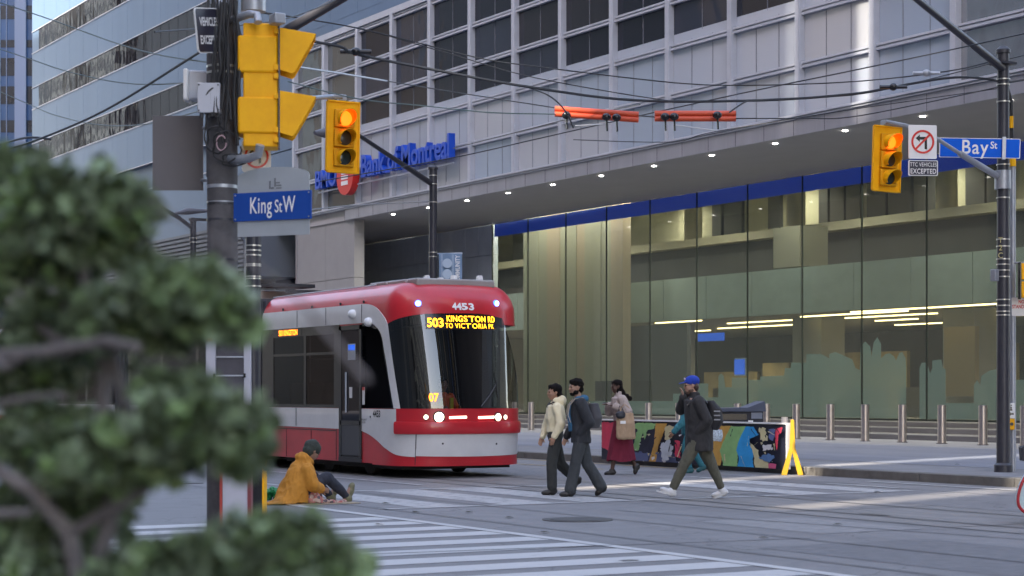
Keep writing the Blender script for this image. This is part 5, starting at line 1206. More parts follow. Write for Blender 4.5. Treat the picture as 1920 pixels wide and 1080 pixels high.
mpoly([(-160, 430), (-100, 430), (-110, 560), (-150, 700), (-180, 740), (-230, 730), (-180, 560)], (.05, .30, .5), 1.2)
mpoly([(190, 600), (250, 560), (290, 620), (260, 700), (200, 720)], (.5, .55, .6), 3); mpoly([(215, 470), (260, 440), (300, 450), (280, 540), (230, 560)], CR, 2)
mpoly([(955, 470), (1010, 466), (1020, 560), (985, 590), (960, 540)], CR, 2.5); mpoly([(1040, 480), (1080, 476), (1075, 560), (1040, 560)], (.12, .16, .35), 2); mpoly([(960, 690), (1020, 660), (1080, 690), (1060, 735), (1000, 730)], (.10, .20, .40), 2.5)
mpoly([(150, 470), (185, 450), (180, 520), (165, 600), (140, 640)], OR, .6); mpoly([(-60, 500), (-20, 500), (-30, 600), (-70, 620)], (.05, .30, .5), 1.2)
for k in range(30):
    r1 = random.Random(50+k); x = r1.uniform(0, 1110); y = r1.uniform(450, 700); dx = r1.uniform(-30, 60); dy = r1.uniform(10, 90); w = r1.uniform(3, 12)
    mpoly([(x, y), (x+w, y-2), (x+dx+w*.3, y+dy), (x+dx-2, y+dy)], NV if k % 3 else CR, .6, name='brush_stroke')
YF_ = M('barrier_yellow', (.50, .28, .01), .45, 0, .08, 4)
for x in (XR+.14,):
    mb = MB(); 
    poly = [(0, 1.02), (.05, 1.02), (.09, .5), (.33, .03), (.33, 0), (.17, 0), (.0, .42), (-.17, 0), (-.33, 0), (-.33, .03), (-.09, .5), (-.05, 1.02)]
    ex = Vector((.45, .9, 0)).normalized() if x > XR else Vector((0, 1, 0))
    xf = frame_xf((x, YBR+.02, 0), RV if x > XR else Vector((0, 1, 0)))
    mb.prism([(p[0]*.6, p[1], -.02) for p in poly], (0, 0, .045)); mb.build('yellow_foot', YF_, br, smooth=0, xf=xf, bevel=.006)
MB().cbox(atY(1471, 791, YBR+.1), (.13, .05, .18)).build('reflector', M('reflector_grey', (.45, .42, .4), .4), br)
# --- thing at the right edge
zz = 21.5; ce_ = empty('covered_cycle_cart', atZ(1925, 960, zz), 'pale blue curved cart shield with a red rim entering at the right edge', 'cart')
kz = zz/F; xf = frame_xf(atZ(1930, 920, zz), RV)
outl = [(20, 60), (-6, 30), (-17, 8), (-22, -15), (-20, -30), (-8, -42), (20, -48), (160, -48), (160, 60)]
outl2 = smooth_poly([(x*kz, y*kz) for x, y in outl], 2)
mb = MB(); mb.prism([(x, y, -.12) for x, y in outl2], (0, 0, .12)); mb.build('shield', M('cart_shield', (.40, .55, .60), .3, 0, .15, 3), ce_, xf=xf, bevel=.01)
mb = MB(); mb.tube([(x, y, .0) for x, y in outl2[:-4]], .018, 8); mb.build('red_rim', M('cart_red', (.45, .03, .04), .4), ce_, xf=xf)
mb = MB(); mb.prism([(-5*kz, 55*kz, -.3), (-7*kz, 80*kz, -.3), (20*kz, 90*kz, -.3), (100*kz, 90*kz, -.3), (100*kz, 40*kz, -.3)], (0, 0, .12)); mb.build('dark_hood', BN, ce_, xf=xf)
gz = EYE+(HOR-920)*kz
mb = MB(); mb.cyl((60*kz, .33-gz, -.5), (60*kz, .33-gz, -.44), .33, .33, 24); mb.cyl((60*kz, .33-gz, .1), (60*kz, .33-gz, .16), .33, .33, 24); mb.build('wheel', TBK, ce_, xf=xf)
# ------------------------------------------------------------------ people
def remeshed(mb, name, mats, parent, voxel=.012, smooth_it=3, wrinkle=0.0, wscale=9.0, wstretch=(1, 1, .45), seed=0):
    me = bpy.data.meshes.new('tmp'); me.from_pydata([tuple(v) for v in mb.v], [], mb.f)
    bm = bmesh.new(); bm.from_mesh(me); bmesh.ops.recalc_face_normals(bm, faces=bm.faces); bm.to_mesh(me); bm.free()
    o = bpy.data.objects.new('tmp', me); COL.objects.link(o)
    md = o.modifiers.new('r', 'REMESH'); md.mode = 'VOXEL'; md.voxel_size = voxel
    if smooth_it: sm = o.modifiers.new('s', 'SMOOTH'); sm.iterations = smooth_it; sm.factor = .5
    dg = bpy.context.evaluated_depsgraph_get(); dg.update()
    m2 = bpy.data.meshes.new_from_object(o.evaluated_get(dg)); bpy.data.objects.remove(o); bpy.data.meshes.remove(me)
    m2.name = name
    if wrinkle:
        ns = [v.normal.copy() for v in m2.vertices]; off = Vector((seed*3.1, seed*1.7, seed))
        for v, n in zip(m2.vertices, ns):
            p = Vector((v.co.x*wstretch[0], v.co.y*wstretch[1], v.co.z*wstretch[2]))*wscale+off
            a = noise.noise(p); b = noise.noise(p*2.3+Vector((5, 5, 5)))
            v.co += n*wrinkle*(a*1.0-abs(b)*.9)
    for p in m2.polygons: p.use_smooth = True
    m2.materials.clear()
    for m in (mats if isinstance(mats, (list, tuple)) else [mats]): m2.materials.append(m)
    ob = bpy.data.objects.new(name, m2); COL.objects.link(ob)
    if parent: ob.parent = parent
    return ob
def limb(mb, pts, rs, n=14, sub=5):
    """smooth tapering chain with round ends; flatten-free"""
    P = [Vector(p) for p in pts]; out = []; R = []
    for i in range(len(P)-1):
        for k in range(sub):
            t = k/sub; out.append(P[i].lerp(P[i+1], t)); R.append(rs[i]*(1-t)+rs[i+1]*t)
    out.append(P[-1]); R.append(rs[-1]); mb.tube(out, R, n)
    mb.ell(P[0], (rs[0],)*3); mb.ell(P[-1], (rs[-1],)*3)
    for p, r in zip(P[1:-1], rs[1:-1]): mb.ell(p, (r*1.01,)*3)
def rotm(yaw=0, pitch=0, roll=0): return Matrix.Rotation(yaw, 4, 'Z') @ Matrix.Rotation(pitch, 4, 'Y') @ Matrix.Rotation(roll, 4, 'X')
def hand(mb, w, d, s=1, curl=.5, side=1, palm=None):
    """w wrist point, d direction of the hand; palm normal"""
    d = Vector(d).normalized(); w = Vector(w); pn = Vector(palm) if palm else Vector((0, side, 0)); pn = (pn-d*pn.dot(d)).normalized(); ac = d.cross(pn)
    c = w+d*.045*s; mt = Matrix((d, ac, pn)).transposed(); mb.ell(c, (.05*s, .040*s, .018*s), mt.to_4x4())
    for k, (l, o) in enumerate(((.066, .03), (.075, .011), (.070, -.009), (.055, -.028))):
        b = w+d*.078*s+ac*o*s; m1 = b+(d*cos(curl*.6)-pn*sin(curl*.6))*l*.5*s; m2 = m1+(d*cos(curl*1.6)-pn*sin(curl*1.6))*l*.5*s
        limb(mb, [b-d*.02*s, m1, m2], [.0092*s, .0085*s, .0072*s], 8, 2)
    b = w+d*.03*s+ac*.035*s; limb(mb, [b, b+(d*.6+ac*.6-pn*.3).normalized()*.034*s, b+(d*.9+ac*.4-pn*.5).normalized()*.062*s], [.012*s, .0105*s, .008*s], 8, 2)
def head_mesh(mb, c, mt, s=1.0):
    def E(p, r, m2=None): q = mt.to_3x3() @ (Vector(p)*s); mb.ell(Vector(c)+q, [x*s for x in r], (mt @ m2) if m2 else mt)
    E((-.012, 0, .035), (.098, .078, .088)); E((.018, 0, -.02), (.076, .068, .092)); E((.038, 0, -.078), (.042, .042, .034)); E((.0, 0, -.058), (.062, .060, .045))
    E((.092, 0, -.012), (.017, .011, .026), rotm(0, -.25)); E((.100, 0, -.026), (.013, .015, .010))
    E((.080, 0, .022), (.016, .055, .012)); E((.084, 0, -.056), (.010, .024, .008)); E((.080, 0, -.066), (.011, .020, .008))
    for y in (-1, 1): E((.060, y*.040, -.02), (.026, .020, .024)); E((-.01, y*.078, -.005), (.017, .010, .030))
SKINS = {}
def skin(n, c): return M('skin_'+n, c, .5, 0, .08, 20, spec=.4)
EYEW = M('eye_white', (.5, .48, .46), .3); EYEB = M('eye_dark', (.02, .015, .012), .2); LIP = M('lips', (.28, .08, .07), .5)
def face_bits(root, c, mt, lip=LIP, s=1.0):
    q = MB()
    for y in (-1, 1): q.ell(Vector(c)+mt.to_3x3() @ Vector((.080, y*.030, .004)), (.009, .013, .008), mt, 10, 6)
    q.build('eyes', EYEB, root, local=True)
    q = MB()
    for y in (-1, 1): q.ell(Vector(c)+mt.to_3x3() @ Vector((.091, y*.032, .030)), (.006, .018, .0035), mt, 10, 6)
    q.build('eyebrows', EYEB, root, local=True)
    q = MB(); q.ell(Vector(c)+mt.to_3x3() @ Vector((.093, 0, -.060)), (.006, .021, .0065), mt, 12, 6); q.build('lips', lip, root, local=True)
def torso_rings(mb, hip, sh, wh, ww, ws, dh, dw, ds, n=28, low=None):
    hip = Vector(hip); sh = Vector(sh); R = []
    prof = [(0, wh, dh), (.22, wh*.5+ww*.5, (dh+dw)/2), (.42, ww, dw), (.7, (ww+ws)/2*1.02, (dw+ds)/2*1.05), (.9, ws, ds), (1.0, ws*.88, ds*.9), (1.07, ws*.55, ds*.72)]
    if low: R.append((hip+Vector(low[0]), low[2], low[1]))
    for t, w, d in prof: R.append((hip.lerp(sh, t), d, w))
    mb.rings(R, n)
def shoe(mb, ank, toe, w=.043, h=.075, heel=.055):
    a = Vector(ank); t = Vector(toe); d = (t-a); d2 = Vector((d.x, d.y, d.z)).normalized(); 
    up = Vector((0, 0, 1)); up = (up-d2*up.dot(d2)).normalized(); lat = up.cross(d2)
    mt = Matrix((d2, lat, up)).transposed().to_4x4()
    mb.ell(a+d2*.0-up*.015, (.066, w*1.08, .072), mt); mb.ell(a-d2*.02-up*.035, (.055, w*.95, .04), mt); mb.ell(a.lerp(t, .45)-up*.02, (.09, w, .045), mt); mb.ell(t-d2*.055-up*.004, (.062, w*1.02, .032), mt)
    return mt
def person(p):
    root_loc = p['loc']; rz = p['rz']; S_ = p.get('s', 1)
    hd = Vector(p['head']); mt = rotm(p.get('hyaw', 0), p.get('hpitch', 0)); hip = Vector(p['hip']); neck = Vector(p['neck'])
    body = MB(); head_mesh(body, hd, mt, p.get('hs', 1))
    limb(body, [neck+Vector((0, 0, -.05)), hd+Vector((-.015, 0, -.05))], [.058, .05])
    torso_rings(body, hip, neck-Vector((0, 0, .05)), .14, .115, .155, .095, .085, .09)
    L = p['legs']; A = p['arms']
    for sd, l in L.items():
        y = sd*.085; h = hip+Vector((0, y, -.02)); pts = [h, Vector(l[0]), Vector(l[1])]
        limb(body, pts, [.075, .05, .036]); limb(body, [Vector(l[1])-Vector((0, 0, .02)), Vector(l[2]).lerp(Vector(l[1]), .25)], [.030, .018])
    for sd, a in A.items():
        limb(body, [Vector(a[0]), Vector(a[1]), Vector(a[2])], [.042, .036, .024]); d = Vector(a[3]) if len(a) > 3 else (Vector(a[2])-Vector(a[1]))
        hand(body, a[2], d, p.get('hands', .92), p.get('curl', .5), sd, a[4] if len(a) > 4 else None)
    b = remeshed(body, 'person', skin(p['skin'][0], p['skin'][1]), None, .0075, 2)
    b.location = root_loc; b.rotation_euler = (0, 0, rz); tag(b, p['label'], 'person')
    face_bits(b, hd, mt, p.get('lip', LIP))
    # legs clothing
    if 'trouser' in p:
        t = MB(); m_, rr = p['trouser']
        t.rings([(hip+Vector((0, 0, -.10)), .10, .13), (hip+Vector((0, 0, -.02)), .125, .165), (hip+Vector((0, 0, .10)), .11, .145)], 24)
        for sd, l in L.items():
            an = Vector(l[1]); kn = Vector(l[0]); e = an+(kn-an)*p.get('hem', .10)
            limb(t, [hip+Vector((0, sd*.08, -.03)), kn, kn.lerp(e, .55), e], [rr[0], rr[1], rr[2], rr[3]], 16)
        remeshed(t, 'trousers', m_, b, .011, 2, .012, 10, seed=p['seed'])
    if 'shoes' in p:
        for sd, l in L.items():
            t = MB(); mt_ = shoe(t, l[1], l[2], p.get('shoe_w', .045)); remeshed(t, 'shoe', p['shoes'][0], b, .006, 1)
            if len(p['shoes']) > 1:
                t = MB(); a = Vector(l[1]); q = Vector(l[2]); up = mt_.to_3x3() @ Vector((0, 0, 1)); d2 = (q-a).normalized()
                t.rings([(a.lerp(q, .42)-up*.062, .145, .043, mt_), (a.lerp(q, .42)-up*.040, .148, .046, mt_)], 20); t.build('sole', p['shoes'][1], b, local=True)
    # upper clothing
    j = p['top']; t = MB(); lowz = j['low']; nk = neck-Vector((0, 0, .03))
    lp_ = hip+Vector((j.get('lx', 0), 0, lowz-hip.z)); w0, d0 = j['hem']
    t.rings([(lp_, d0*.96, w0*.98), (lp_+Vector((0, 0, .03)), d0, w0), (hip+Vector((0, 0, max(.12, lowz-hip.z+.06))), d0*.97, w0*.97), (hip.lerp(neck, .5), j['waist'][1], j['waist'][0]), (hip.lerp(neck, .75), j['chest'][1], j['chest'][0]), (hip.lerp(neck, .9), j['chest'][1]*.92, j['chest'][0]*.96), (nk+Vector((0, 0, -.01)), .085, .12), (nk+Vector((0, 0, .035)), .068, .075)], 28)
    for sd, a in A.items():
        r0, r1, r2 = j['sleeve']; w_ = Vector(a[2]); e_ = Vector(a[1]); limb(t, [Vector(a[0]), e_, e_.lerp(w_, .5), e_.lerp(w_, .93)], [r0, r1, (r1+r2)/2, r2], 14)
    if j.get('hood'): t.ell(neck+Vector((-.095, 0, .015)), (.075, .12, .085)); t.ell(neck+Vector((-.02, .085, .02)), (.07, .035, .05)); t.ell(neck+Vector((-.02, -.085, .02)), (.07, .035, .05))
    if j.get('collar'): t.rings([(neck+Vector((-.01, 0, -.05)), .085, .10), (neck+Vector((-.005, 0, .065)), .075, .078)], 24)
    remeshed(t, j['name'], j['mat'], b, .011, 3, j.get('wr', .013), j.get('ws', 8), seed=p['seed']+5)
    return b, hd, mt
HEAD_ = atan2(-RY, -RX)
FAB = lambda n, c, v=.1: M(n, c, .85, 0, v, 14, .0015, 220)
CREAMJ = FAB('cream_cotton', (.84, .74, .50), .05); CHAR = FAB('charcoal_cotton', (.035, .037, .036)); NAVYJ = FAB('dark_jacket', (.028, .030, .036)); DEN = FAB('grey_black_denim', (.045, .05, .055))
HAIRB = M('hair_black', (.008, .006, .006), .85, 0, .3, 60, .004, 90, spec=.15); SHB = M('shoe_black', (.022, .02, .02), .5); TEAL = FAB('teal_cloth', (.03, .16, .20))
def hair_cap(root, hd, mt, extra=None, r=1.0, mat=HAIRB, curl=0, name='hair'):
    t = MB()
    def E(p, rr): t.ell(hd+mt.to_3x3() @ Vector(p), [x*r for x in rr], mt)
    E((-.022, 0, .052), (.108, .089, .088)); E((.0, 0, .086), (.086, .076, .048)); E((-.060, 0, -.01), (.060, .082, .085)); 
    if extra: extra(E, t)
    return remeshed(t, name, mat, root, .008, 1, .012+curl, 18+curl*600, (1, 1, 1 if curl else .3))
# woman in the cream hoodie
loc1 = onG(1039, 928); 
def hx1(E, t): E((-.085, 0, -.045), (.045, .055, .06)); E((-.085, 0, -.11), (.035, .045, .085)); E((-.075, 0, -.17), (.028, .035, .06))
p1_ = dict(loc=loc1, rz=HEAD_+.10, seed=1, skin=('tan', (.36, .20, .13)), label='woman in a cream hooded top and dark trousers leading the pair on the crosswalk',
  head=(.0, 0, 1.515), neck=(-.015, 0, 1.375), hip=(-.02, 0, .90), hyaw=.15,
  legs={1: ((.05, .085, .47), (.04, .085, .085), (.20, .10, .035)), -1: ((-.10, -.085, .46), (-.34, -.085, .22), (-.27, -.085, .10))},
  arms={1: ((-.02, .175, 1.30), (-.07, .215, 1.06), (.03, .20, .86), (.3, 0, -1)), -1: ((-.0, -.175, 1.30), (.06, -.22, 1.06), (.16, -.19, .85), (.3, 0, -1))},
  trouser=(CHAR, (.098, .082, .078, .080)), shoes=(SHB,), top=dict(name='hoodie', mat=CREAMJ, low=.93, hem=(.165, .13), waist=(.19, .15), chest=(.19, .135), sleeve=(.078, .072, .05), hood=True, wr=.018))
b1, hd, mt = person(p1_); hair_cap(b1, hd, mt, hx1)
MB().ell((.065, 0, 1.30), (.05, .05, .06)).build('dark_undershirt', CHAR, b1, local=True)
mb = MB()
for y in (.10, -.10): mb.tube([(-.10, y, 1.28), (-.02, y, 1.385), (.075, y*.95, 1.35), (.125, y*.9, 1.22), (.13, y*.9, 1.12)][:3], .012, 8)
mb.build('shoulder_strap', TBK, b1, local=True)
# man in the dark jacket
loc2 = onG(1085, 931)
def hx2(E, t): 
    E((.0, 0, .088), (.085, .078, .045)); E((-.07, 0, .05), (.06, .085, .06)); E((.05, 0, .085), (.045, .06, .03))
p2_ = dict(loc=loc2, rz=HEAD_+.05, seed=2, skin=('olive', (.34, .20, .14)), label='bearded man in a dark jacket over a blue hood, crossing beside the woman in cream',
  head=(.045, 0, 1.585), neck=(.0, 0, 1.435), hip=(-.03, 0, .92), hyaw=.35,
  legs={1: ((.05, .09, .49), (.13, .09, .085), (.29, .10, .035)), -1: ((-.13, -.09, .48), (-.34, -.09, .13), (-.25, -.09, .035))},
  arms={1: ((-.02, .195, 1.36), (-.14, .25, 1.08), (.0, .15, .92), (.6, -.6, -.5)), -1: ((.0, -.195, 1.36), (.03, -.25, 1.07), (.16, -.21, .86), (.5, 0, -1))},
  trouser=(DEN, (.105, .088, .086, .090)), shoes=(SHB,), shoe_w=.05, hem=.06, top=dict(name='jacket', mat=NAVYJ, low=.78, hem=(.195, .15), waist=(.205, .155), chest=(.215, .145), sleeve=(.088, .08, .062), collar=False, wr=.016))
b2, hd, mt = person(p2_); hair_cap(b2, hd, mt, hx2, curl=.006)
t = MB()
for pt, rr in (((.045, 0, -.088), (.045, .045, .035)), ((.015, .052, -.062), (.045, .018, .040)), ((.015, -.052, -.062), (.045, .018, .040)), ((.088, 0, -.048), (.010, .026, .006))): t.ell(hd+mt.to_3x3() @ Vector(pt), rr, mt)
remeshed(t, 'beard', HAIRB, b2, .006, 1, .004, 40, (1, 1, 1))
BLH = FAB('blue_hood_cloth', (.035, .13, .24)); t = MB(); t.ell((-.075, 0, 1.425), (.075, .12, .065)); t.ell((.0, .085, 1.42), (.075, .035, .05)); t.ell((.0, -.085, 1.42), (.075, .035, .05)); t.rings([((.075, .02, .95), .07, .075), ((.07, .02, 1.15), .10, .075), ((.05, .02, 1.38), .09, .07)], 16)
remeshed(t, 'blue_hoodie', BLH, b2, .012, 2, .010, 10)
mb = MB(); mb.tube([(.135, .03, 1.30), (.15, .035, 1.18), (.155, .035, 1.08)], .008, 6); mb.build('hood_string', M('string_grey', (.4, .45, .5), .7), b2, local=True)
bk = empty('backpack', loc2, 'backpack with pale straps worn by the bearded man in the dark jacket', 'backpack', None, HEAD_+.05)
t = MB(); t.rings([((-.22, 0, 1.0), .09, .13), ((-.24, 0, 1.15), .11, .15), ((-.21, 0, 1.36), .08, .13)], 18); remeshed(t, 'bag_body', FAB('pack_grey', (.07, .07, .08)), bk, .012, 2, .006, 10)
for y in (.13, -.13):
    mb = MB(); pts = [(-.14, y, 1.34), (-.06, y*1.03, 1.44), (.06, y*1.0, 1.42), (.135, y, 1.33), (.165, y*1.05, 1.20), (.13, y*1.45, 1.08)]
    for a, b in zip(pts, pts[1:]): 
        a = Vector(a); b = Vector(b); mb.prism([a+Vector((0, -.026, 0)), a+Vector((0, .026, 0)), b+Vector((0, .026, 0)), b+Vector((0, -.026, 0))], Vector((.012, 0, .008)))
    mb.build('strap', M('strap_tan', (.34, .29, .24), .8), bk, local=True)
# woman with the tote bag
loc3 = onG(1163, 890)
def hx3(E, t):
    E((-.07, .02, -.06), (.06, .07, .10)); E((-.10, .05, -.14), (.05, .06, .10)); E((-.15, .07, -.19), (.06, .045, .05)); E((-.21, .09, -.24), (.05, .03, .05)); E((.0, .06, -.09), (.03, .025, .08))
BEI = FAB('beige_jacket', (.42, .35, .32), .06); TOTE = FAB('tote_canvas', (.40, .28, .18), .06); RSK = FAB('wine_skirt', (.17, .012, .035), .1)
p3_ = dict(loc=loc3, rz=HEAD_+.12, seed=3, skin=('deep', (.085, .045, .032)), label='woman with long black hair in a pale jacket and wine red skirt holding a phone', lip=M('lips_dark', (.12, .04, .04), .5),
  head=(.075, 0, 1.625), neck=(.03, 0, 1.475), hip=(-.02, 0, .98), hyaw=.25, hpitch=.12,
  legs={1: ((.10, .08, .52), (.17, .08, .07), (.31, .08, .03)), -1: ((-.14, -.08, .48), (-.30, -.08, .14), (-.27, -.08, .025))},
  arms={1: ((.0, .18, 1.40), (-.09, .24, 1.17), (.14, .17, 1.27), (1, -.5, .3), (0, .2, 1)), -1: ((.02, -.17, 1.40), (.16, -.22, 1.16), (.22, -.06, 1.30), (1, .6, .2), (0, .2, 1))},
  shoes=(SHB,), shoe_w=.04, top=dict(name='jacket', mat=BEI, low=1.0, hem=(.19, .16), waist=(.20, .16), chest=(.20, .15), sleeve=(.09, .088, .060), collar=True, wr=.020, ws=10))
b3, hd, mt = person(p3_); hair_cap(b3, hd, mt, hx3)
t = MB(); n = 30; vs = []; fs = []
for i in range(13):
    z = 1.06-.80*i/12; f = i/12
    for k in range(n):
        a = 2*pi*k/n; pl = 1+.09*f*sin(a*9+f*2)
        vs.append((-.02-.0*f+(.12+.14*f**.8)*cos(a)*pl, (.155+.06*f)*sin(a)*pl, z+.02*sin(a*3)*f))
for i in range(12):
    for k in range(n): j = (k+1) % n; fs.append((i*n+k, i*n+j, (i+1)*n+j, (i+1)*n+k))
t.add(vs, fs); t.build('skirt', RSK, b3, local=True, smooth=60)
tb = empty('tote_bag', loc3, 'tan canvas tote bag hanging from the forearm of the woman in the wine red skirt', 'tote bag', None, HEAD_+.12)
t = MB(); t.rings([((-.05, .33, .66), .17, .05), ((-.05, .33, .70), .185, .065), ((-.04, .32, .95), .175, .07), ((-.03, .31, 1.15), .16, .03)], 24); remeshed(t, 'bag_body', TOTE, tb, .012, 2, .014, 8)
mb = MB()
for y in (.30, .335): mb.tube([(-.13, y, 1.13), (-.11, y-.03, 1.24), (-.03, y-.06, 1.31), (.04, y-.03, 1.24), (.06, y, 1.13)], .010, 6)
mb.build('handles', TOTE, tb, local=True); mb = MB(); mb.cbox((.02, .392, .975), (.10, .006, .055)); mb.build('white_tag', SW, tb, local=True)
pu = empty('small_bag', loc3, 'small black pouch hanging in front of the tan tote bag', 'handbag', None, HEAD_+.12)
t = MB(); t.ell((.06, .36, 1.12), (.095, .045, .065)); t.ell((.06, .37, 1.09), (.09, .04, .05)); remeshed(t, 'pouch_body', M('pouch_black', (.02, .022, .03), .5), pu, .008, 1, .005, 14); mb = MB(); mb.tube([(.0, .35, 1.17), (.03, .30, 1.26), (.06, .27, 1.28), (.10, .33, 1.17)], .006, 6); mb.build('strap', TBK, pu, local=True)
ph = empty('phone', loc3, 'dark phone held by the woman in the pale jacket', 'phone', None, HEAD_+.12); mb = MB(); mb.cbox((.285, .05, 1.335), (.10, .16*.5, .011)); mb.build('phone_body', TBK, ph, local=True, bevel=.004)
# man in the blue cap
loc4 = onG(1303, 935)
OLV = FAB('olive_trousers', (.095, .092, .068)); JK = FAB('charcoal_coat', (.032, .031, .033))
p4_ = dict(loc=loc4, rz=HEAD_, seed=4, skin=('fair', (.46, .27, .20)), label='man in a blue baseball cap, charcoal coat and white trainers striding left',
  head=(.055, 0, 1.615), neck=(.01, 0, 1.46), hip=(-.06, 0, .93), hyaw=.1, hpitch=.08,
  legs={1: ((.16, .09, .50), (.335, .09, .115), (.50, .09, .155)), -1: ((-.24, -.09, .50), (-.40, -.09, .11), (-.24, -.09, .035))},
  arms={1: ((-.03, .20, 1.385), (-.15, .245, 1.12), (-.02, .16, .95), (.6, -.6, -.5)), -1: ((.02, -.20, 1.385), (.17, -.25, 1.27), (.165, -.06, 1.46), (.1, .3, 1), (-1, 0, 0))},
  trouser=(OLV, (.118, .085, .07, .062)), hem=.16, shoes=(M('trainer_white', (.62, .62, .63), .5), M('trainer_sole', (.68, .68, .68), .5)), shoe_w=.048,
  top=dict(name='coat', mat=JK, low=.68, lx=-.0, hem=(.215, .205), waist=(.215, .18), chest=(.225, .165), sleeve=(.088, .083, .062), collar=True, wr=.013))
b4, hd, mt = person(p4_); hair_cap(b4, hd, mt, r=.93, mat=M('hair_brown', (.07, .04, .03), .6))
CAP = FAB('cap_blue', (.012, .045, .36), .05); t = MB()
def E4(p, rr, m2=None): t.ell(hd+mt.to_3x3() @ Vector(p), rr, mt @ m2 if m2 else mt)
E4((-.02, 0, .062), (.112, .093, .085)); E4((.115, 0, .050), (.070, .062, .008), rotm(0, .15)); remeshed(t, 'cap', CAP, b4, .006, 1)
t = MB(); t.ell(hd+mt.to_3x3() @ Vector((.085, 0, .10)), (.012, .025, .020), mt); t.build('cap_emblem', M('cap_emblem', (.55, .45, .5), .6), b4, local=True)
mb = MB(); 
for y in (-1, 1): mb.ell(hd+mt.to_3x3() @ Vector((.088, y*.032, .005)), (.008, .026, .018), mt, 12, 8); mb.tube([hd+mt.to_3x3() @ Vector((.082, y*.06, .01)), hd+mt.to_3x3() @ Vector((.0, y*.083, .012))], .003, 6)
mb.build('sunglasses', TBK, b4, local=True)
t = MB()
for pt, rr in (((.045, 0, -.09), (.043, .043, .030)), ((.015, .05, -.068), (.04, .016, .03)), ((.015, -.05, -.068), (.04, .016, .03))): t.ell(hd+mt.to_3x3() @ Vector(pt), rr, mt)
remeshed(t, 'short_beard', M('beard_brown', (.12, .07, .05), .7), b4, .006, 1)
bk = empty('backpack', loc4, 'black backpack on the man in the blue cap', 'backpack', None, HEAD_)
t = MB(); t.rings([((-.25, .0, .98), .08, .12), ((-.29, 0, 1.10), .12, .15), ((-.27, 0, 1.28), .11, .15), ((-.21, 0, 1.40), .06, .12)], 18); remeshed(t, 'bag_body', M('pack_black', (.018, .018, .022), .7), bk, .011, 2, .008, 12)
mb = MB(); 
for z in (1.13, 1.19, 1.25): mb.cbox((-.30, .152, z), (.09, .01, .018))
mb.build('label_lines', M('pack_grey_line', (.3, .3, .32), .6), bk, local=True)
for y in (.15, -.15):
    mb = MB(); pts = [(-.16, y, 1.36), (-.09, y, 1.44), (.03, y, 1.43), (.12, y, 1.33)]
    mb.tube(pts, .016, 8); mb.build('strap', TBK, bk, local=True)
# person in teal behind
loc5 = onG(1286, 887)
def hx5(E, t): E((-.06, 0, -.06), (.05, .07, .09))
p5_ = dict(loc=loc5, rz=HEAD_+.1, seed=5, skin=('brown', (.22, .12, .08)), label='person in a teal jacket mostly hidden behind the man in the blue cap',
  head=(.02, 0, 1.39), neck=(-.03, 0, 1.25), hip=(-.06, 0, .80), hyaw=.1,
  legs={1: ((.03, .085, .42), (-.06, .085, .075), (.09, .09, .03)), -1: ((-.15, -.085, .42), (-.33, -.085, .12), (-.22, -.085, .04))},
  arms={1: ((-.0, .17, 1.17), (.12, .21, .94), (.27, .19, .78), (.7, 0, -1)), -1: ((-.03, -.17, 1.17), (-.10, -.22, .95), (-.15, -.2, .75), (.3, 0, -1))},
  trouser=(TEAL, (.095, .075, .065, .06)), shoes=(M('shoe_teal', (.03, .12, .14), .6),), top=dict(name='teal_jacket', mat=TEAL, low=.72, hem=(.17, .15), waist=(.18, .15), chest=(.18, .14), sleeve=(.085, .082, .062), hood=False, wr=.016))
b5, hd, mt = person(p5_); hair_cap(b5, hd, mt, hx5)
hb = empty('handbag', loc5, 'pale and blue patterned handbag carried behind the man in the blue cap', 'handbag', None, HEAD_+.1)
t = MB(); t.rings([((-.58, .05, .60), .09, .05), ((-.58, .05, .70), .12, .06), ((-.58, .05, .82), .11, .04)], 16); remeshed(t, 'bag_body', M('bag_pale', (.40, .48, .55), .6, 0, .5, 30), hb, .01, 1, .01, 12); mb = MB(); mb.tube([(-.66, .05, .80), (-.55, .05, .98), (-.35, -.1, .95), (-.2, -.18, .8)], .012, 6); mb.build('strap', M('bag_strap', (.3, .12, .05), .6), hb, local=True)
# seated person: local x = image right
loc6 = onG(553, 945); R6 = atan2(RY, RX)+.55
hd = Vector((.24, 0, .66)); mt = rotm(.1, .55)
body = MB(); head_mesh(body, hd, mt); limb(body, [(.10, 0, .50), (.20, 0, .60)], [.055, .05]); torso_rings(body, (0, 0, .10), (.10, 0, .48), .15, .13, .16, .11, .10, .10)
for y, kn, an, toe in ((-.10, (.42, -.06, .33), (.70, -.05, .08), (.79, -.02, .22)), (.10, (.34, .20, .34), (.60, .22, .08), (.70, .24, .20))): limb(body, [(.02, y, .10), kn, an], [.078, .052, .038]); limb(body, [an, toe], [.035, .028])
for y, el in ((-.18, (.14, -.24, .24)), (.18, (.18, .24, .24))): limb(body, [(.10, y, .44), el, (.32, y*.6, .18)], [.042, .036, .025]); hand(body, (.32, y*.6, .18), (1, 0, -.2), 1, .8, 1 if y > 0 else -1)
b6 = remeshed(body, 'person', skin('weathered', (.28, .16, .11)), None, .0075, 2); b6.location = loc6; b6.scale = (1.08,)*3; b6.rotation_euler = (0, 0, R6); tag(b6, 'hunched person in a mustard coat and dark hat sitting on the ground by the streetcar', 'person'); face_bits(b6, hd, mt)
MUS = FAB('mustard_coat', (.50, .215, .025), .1)
t = MB(); t.rings([((-.06, 0, .02), .23, .25), ((-.04, 0, .12), .20, .235), ((.0, 0, .28), .165, .21), ((.06, 0, .42), .145, .20), ((.10, 0, .50), .12, .16), ((.14, 0, .575), .09, .10)], 28)
